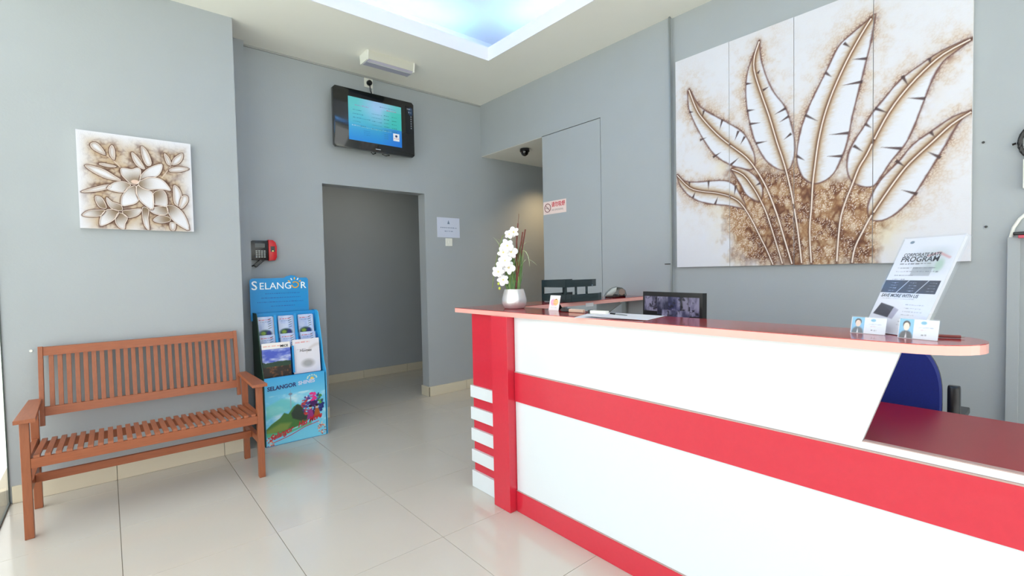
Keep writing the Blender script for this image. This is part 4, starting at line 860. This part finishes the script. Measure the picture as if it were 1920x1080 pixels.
b = MB().prism([(-.085, 0), (.07, 0), (.078, .02), (.070, .055), (.045, .075), (.01, .080), (-.03, .066), (-.07, .030)], 'y', -.035, .035, bev=.012); b.xform(M1); b.obj('body', GLOSSB, td, smooth=True)
b = MB().prism([(-.088, .008), (-.03, .012), (.0, .045), (.005, .083), (-.035, .071), (-.075, .036)], 'y', -.037, .037, bev=.008); b.xform(M1); b.obj('silver_hood', ALU, td, smooth=True, label='silver grey hood')
b = MB().lathe([(.006, -.038), (.024, -.038), (.026, 0), (.024, .038), (.006, .038)], (.040, 0, .042), axis='y', n=20); b.xform(M1); b.obj('tape_roll', mat('tape', rgb(120, 100, 90), .3), td, smooth=True)
# CCTV monitor standing on the inner desk
mo = thing('monitor', 'flat black monitor showing grainy security camera views behind the counter', 'monitor', (2.22, 1.3, .762))
O, ex, ez = slab(2.165, 1.487, .835, -.174, 0.02, .39, .335)
slabbox('bezel', O, ex, ez, .372, .335, -.03, 0, BLACK, mo)
q = Paint(.352, .315, .002, (14, 14, 18)); X, Z = q.X, q.Z; G = fbm(X, Z, 45, 7, 3); H = fbm(X*1.3, Z*.7, 24, 8, 3)
def feed(xa, xb, za, zb, seed, base=(58, 56, 80)):
    m = (X >= xa)*(X <= xb)*(Z >= za)*(Z <= zb); v = np.clip((fbm(X*1.6, Z*.9, 18, seed, 4)-.38)*3.2, 0, 1)
    q.mix(m*1.0, base); q.mix(m*v*.8, (176, 172, 206)); q.mix(m*np.clip((fbm(X, Z, 60, seed+50)-.6)*6, 0, .8), (20, 20, 34))
feed(.0, .09, .225, .30, 11); feed(.09, .16, .21, .30, 12, (46, 48, 76)); feed(.16, .235, .235, .30, 15, (44, 46, 90)); feed(.24, .285, .21, .30, 16, (50, 50, 60)); feed(.285, .345, .21, .30, 13, (70, 66, 100))
feed(.12, .29, .10, .235, 14, (70, 70, 104)); feed(.0, .09, .02, .2, 17, (30, 30, 36))
q.obj('screen', O+ex*.010+ez*.012, ex, ez, SCREEN2, mo, lift=.0006, label='lit screen split into security camera views')
MB().beam((2.25, 1.30, .765), (2.21, 1.30, .95), .06, .015, side=(0, 1, 0)).obj('neck', BLACK, mo); MB().lathe([(.10, 0), (.10, .008), (.03, .012)], (2.24, 1.30, .763), n=24).obj('stand_foot', BLACK, mo)
# flyer holder, flyer, name cards
fh = thing('flyer_holder', 'tall clear acrylic flyer holder leaning back near the rounded counter end', 'holder', (1.85, .40, CT))
O, ex, ez = slab(1.832, .443, CT+.001, -.565, .488, .186, .337)
nrm = ex.cross(ez)
slabbox('back_sheet', O, ex, ez, .186, .337, -.022, -.0195, ACRYL, fh); slabbox('front_sheet', O, ex, ez, .186, .333, -.002, 0, ACRYL, fh)
slabbox('side_sheet', O, ex, ez, .002, .333, -.0195, -.002, ACRYL, fh); slabbox('side_sheet', O+ex*.184, ex, ez, .002, .333, -.0195, -.002, ACRYL, fh)
MB().beam(O+ex*.093-nrm*.02+ez*.12, O+ex*.093+Vector((.085, -.02, .001)), .10, .002, side=tuple(ex)).obj('prop', ACRYL, fh)
LETT = mat('flyer_print', rgb(40, 40, 48), .5)
fy = thing('flyer', 'white corporate rate program flyer inside the clear holder', 'flyer', O)
O2 = O+ex*.003-nrm*.004+ez*.003
slabbox('sheets', O2, ex, ez, .180, .326, -.010, 0, PAPERE, fy)
q = Paint(.180, .326, .0015, (230, 230, 242)); X, Z = q.X, q.Z
q.mix(np.clip(1-np.abs(X-.115)/.07, 0, 1)*np.clip((Z-.19)/.03, 0, 1)*np.clip((.30-Z)/.03, 0, 1)*.55*(.4+fbm(X, Z, 25, 31)), (150, 164, 160)); q.line([(.10, .262), (.13, .272), (.165, .255)], .006, (214, 130, 130), .6, .006)
q.mix(((X > .07)*(X < .13)*(Z > .195)*(Z < .225))*.4, (120, 124, 128)); q.disc(.145, .23, .012, .02, (150, 190, 160), .5, .8)
q.disc(.03, .312, .007, .005, (90, 110, 130), .8)
for k in range(4): q.scribble(.02, [.14, .15, .08, .06][k], .222-.013*k, .005, (110, 110, 120), 40+k, .7)
q.scribble(.022, .12, .236, .006, (60, 60, 70), 45)
q.rect(0, .172, .136, .180, (66, 64, 72))
for a in (.052, .112): q.line([(a, .136), (a+.026, .180)], .0022, (220, 220, 230))
for k in range(3):
    for j in range(4): q.scribble(.012+.06*k+.012, .045+.06*k, .171-.009*j, .0045, (190, 190, 200), 50+4*k+j, .8)
q.scribble(.01, .12, .116, .004, (150, 150, 160), 66, .6)
q.poly([(.008, .062), (.02, .10), (.068, .088), (.062, .052)], (54, 52, 66), .95, .003); q.poly([(.062, .052), (.068, .088), (.086, .08), (.078, .048)], (170, 166, 190), .9, .003)
for k in range(7): q.scribble(.10, [.155, .15, .16, .14, .13, .158, .14][k], .098-.011*k, .0045, (140, 140, 156), 70+k, .6)
q.obj('print', O2, ex, ez, PRINT, fy, lift=.0004)
T_ = lambda s, sz, u, v, m=LETT, **k: text('lettering', s, sz, O2+ex*u+ez*v+nrm*.0008, ex, ez, m, fy, depth=.0001, **k)
T_('CORPORATE RATE', .0155, .022, .262, bold=.0002, sx=.88); T_('PROGRAM', .0255, .020, .243, bold=.0003, sx=.98); T_('SAVE MORE WITH US', .0155, .008, .1215, bold=.0003, shear=.2, sx=.80)
def namecard(label, x, y, yaw, tilt, w, h, suit, skin, mat_):
    t = thing('name_card', label, 'name card', (x, y, CT), 'name card stands')
    O, ex, ez = slab(x, y, CT+.001, yaw, tilt, w, h); n_ = ex.cross(ez)
    slabbox('acrylic_front', O, ex, ez, w, h, -.001, 0, ACRYL, t); slabbox('card', O, ex, ez, w-.004, h-.004, -.004, -.003, PAPER, t)
    slabbox('acrylic_foot', O-n_*.001, ex, Vector((math.cos(yaw), math.sin(yaw), 0)), w, .04, -.001, 0.0, ACRYL, t)
    q = Paint(w-.004, h-.004, .0011, (222, 228, 240)); a = w*.36
    q.rect(0, a, 0, h, (120, 186, 226)); q.disc(a*.5, h*.02, a*.45, h*.34, suit); q.poly([(a*.42, h*.0), (a*.5, h*.3), (a*.58, h*.0)], (230, 230, 235), 1, .002); q.disc(a*.5, h*.66, a*.26, h*.19, (30, 28, 32), 1, .15); q.disc(a*.5, h*.56, a*.21, h*.20, skin, 1, .15)
    q.disc(w*.60, h*.78, w*.07, h*.08, (96, 170, 206), .9); q.scribble(a+.012, w-.015, h*.55, h*.07, (150, 160, 190), 9, .7); q.scribble(a+.016, w-.03, h*.42, h*.06, (200, 150, 160), 10, .6); q.scribble(a+.018, w-.028, h*.2, h*.11, (70, 74, 90), 12, .8)
    q.obj('print', O+ex*.002+ez*.001-n_*.0028, ex, ez, PRINT, t, lift=.0003)
namecard('left acrylic name card with a portrait on blue, before the flyer', 1.765, .455, -.164, .265, .094, .053, (70, 84, 100), (232, 206, 190), None)
namecard('right acrylic name card with a dark suited portrait on blue, nearest the counter end', 1.722, .330, -.215, .23, .094, .058, (60, 56, 66), (236, 214, 200), None)
pn = tag(MB().tube([(1.785, .265, CT+.005), (1.795, .235, CT+.005), (1.805, .205, CT+.005)], .0045, n=8).obj('pen', mat('pen_brown', rgb(120, 60, 60), .3), smooth=True), 'dark red pen lying on the rounded counter end', 'pen')
MB().tube([(1.8045, .206, CT+.005), (1.809, .197, CT+.005)], .003, n=8, taper=.3).obj('tip', ALU, pn)

# ================================================================== OFFICE CHAIR
ch = thing('office_chair', 'blue upholstered office chair with black armrests behind the counter', 'chair', (2.62, .55, 0))
b = MB(); prof = []
NN = 64
for k in range(NN):
    a = 2*math.pi*k/NN; ca, sa = math.cos(a), math.sin(a); q_ = 3.0 if sa < 0 else 2.6
    kk = (abs(ca)**q_+abs(sa)**q_)**(-1/q_); prof.append((.545+.215*kk*ca, .765+.235*kk*sa))
b.prism(prof, 'x', 2.40, 2.455, bev=.018).obj('backrest', BLUEF, ch, smooth=True, label='rounded blue backrest')
MB().prism(prof, 'x', 2.455, 2.470).obj('back_shell', BLACK, ch)
MB().prism([(2.42, .33), (2.88, .34), (2.90, .40), (2.90, .70), (2.88, .76), (2.42, .77)], 'z', .44, .52, bev=.02).obj('seat', BLUEF, ch, smooth=True)
MB().beam((2.48, .55, .62), (2.52, .55, .44), .06, .02, side=(0, 1, 0)).obj('back_bar', BLACK, ch)
MB().tube([(2.65, .55, .10), (2.65, .55, .44)], .028, n=16).obj('gas_lift', BLACK, ch, smooth=True)
for ya in (.300, .805):
    ar = MB(); ar.prism([(2.47, .40), (2.51, .40), (2.51, .80), (2.50, .812), (2.48, .812), (2.47, .80)], 'y', ya-.018, ya+.018, bev=.004)
    ar.prism([(2.50, .66), (2.72, .66), (2.72, .685), (2.50, .685)], 'y', ya-.022, ya+.022, bev=.004)
    ar.beam((2.49, ya, .43), (2.65, .55, .43), .03, .015, side=(0, 0, 1)); ar.obj('armrest', BLACK, ch, smooth=True)
for k in range(5):
    a = 2*math.pi*k/5+.3; px, py = 2.65+.27*math.cos(a), .55+.27*math.sin(a)
    lg = MB().beam((2.65, .55, .10), (px, py, .075), .045, .025, side=(0, 0, 1), bev=.004).obj('base_leg', BLACK, ch)
    MB().lathe([(.020, -.02), (.028, -.018), (.028, .018), (.020, .02)], (px, py, .0285), axis='y', n=16).obj('caster', BLACK, lg, smooth=True)

# ================================================================== RIGHT EDGE: DUCT, SOCKET, CABLES
dk = thing('cable_trunking', 'tall grey painted cable trunking on the right wall at the frame edge', 'trunking', (XR, .19, 0))
box('duct_body', WALL, dk, XR-.028, XR-.0005, .172, .214, .001, 1.405, bev=.001)
MB().tube([(XR-.012, .205, 1.402), (XR-.012, .195, 1.45), (XR-.012, .175, 1.49), (XR-.012, .14, 1.53), (XR-.012, .08, 1.55)], .007, n=8).obj('flexible_conduit', WHITEP, dk, smooth=True, label='white curved flexible conduit')
pg = thing('wall_plug', 'black plug with a pink-red stripe at the right edge beside the trunking', 'plug', (XR, .15, 1.41))
box('plug_body', BLACK, pg, XR-.05, XR-.03, .10, .195, 1.412, 1.428, bev=.004); box('stripe', mat('pink_red', rgb(196, 70, 90), .4), pg, XR-.052, XR-.030, .09, .178, 1.398, 1.412, bev=.002)
hk = tag(MB().tube([(XR-.02, .16+.0-.055*(1-math.cos(a)), 1.845+.075*math.sin(a)) for a in [x*math.pi/12 for x in range(-11, 12)]], .010, n=8).obj('cable_coil', BLACK, smooth=True), 'coil of black cable hanging at the right edge of the picture', 'cable')
hk.location.y = .018
MB().tube([(XR-.022, .185, 1.842), (XR-.022, .172, 1.846)], .005, n=6).obj('clip', BLACK, hk)
ab = thing('wall_box', 'white wall box just inside the right edge of the picture', 'box', (XR, .1, 1.7))
box('box_body', WHITEP, ab, XR-.04, XR-.0005, -.16, .166, 1.63, 1.765, bev=.002); box('box_cover', WHITEP, ab, XR-.046, XR-.04, -.15, .155, 1.64, 1.755, bev=.002)
for k, (yy, zz) in enumerate(((.303, 1.878), (.290, 1.463))):
    tag(MB().lathe([(.005, -.006), (.006, -.004), (.004, 0)], (XR, yy, zz), axis='x', n=10).obj('wall_screw', BLACK), ['upper small dark screw in the wall right of the leaf painting', 'lower small dark screw in the wall right of the leaf painting'][k], 'screw')
tag(MB().lathe([(.007, -.006), (.008, -.004), (.006, 0)], (-.352, YL, .878), axis='y', n=10).obj('wall_screw', WHITEP), 'tiny white screw cap on the left wall beside the bench back', 'cap')
tag(MB().tube([(XF-.004, 2.05, 1.325), (XF-.004, 2.0, 1.325)], .003, n=6).obj('wall_pin', BLACK, smooth=True), 'thin dark pin sticking out by the grey wall trim', 'pin')

# ================================================================== CORRIDOR DOWNLIGHT AND ADDED HALL FILL
dl = thing('downlight', 'warm recessed downlight in the side corridor ceiling', 'light', (4.15, 3.95, 2.597))
MB().lathe([(.055, 0), (.055, -.006), (.042, -.008)], (4.15, 3.95, 2.599), n=24).obj('lamp_ring', WHITEP, dl, smooth=True)
sp = bpy.data.lights.new('corridor_lamp', 'SPOT'); sp.energy = 55; sp.color = (1.0, .72, .36); sp.spot_size = math.radians(120); sp.spot_blend = .8; sp.shadow_soft_size = .05
so = bpy.data.objects.new('corridor_lamp', sp); so.location = (4.15, 3.95, 2.57); COL.objects.link(so)
hl = bpy.data.lights.new('hall_fill', 'AREA'); hl.shape = 'RECTANGLE'; hl.size = 1.2; hl.size_y = .15; hl.energy = 3.5; hl.color = (1.0, .93, .78)  # fill added to brighten the dim room behind the doorway
ho = bpy.data.objects.new('hall_fill', hl); ho.location = (2.2, 5.1, 2.57); COL.objects.link(ho)
hf = thing('hall_fill_fitting', 'unseen ceiling fitting added with the fill in the room behind the doorway', 'light', (2.2, 5.1, 2.6))  # unseen fitting, added to go with the fill
box('fill_housing', WHITEP, hf, 1.6, 2.8, 5.02, 5.18, 2.578, 2.599)
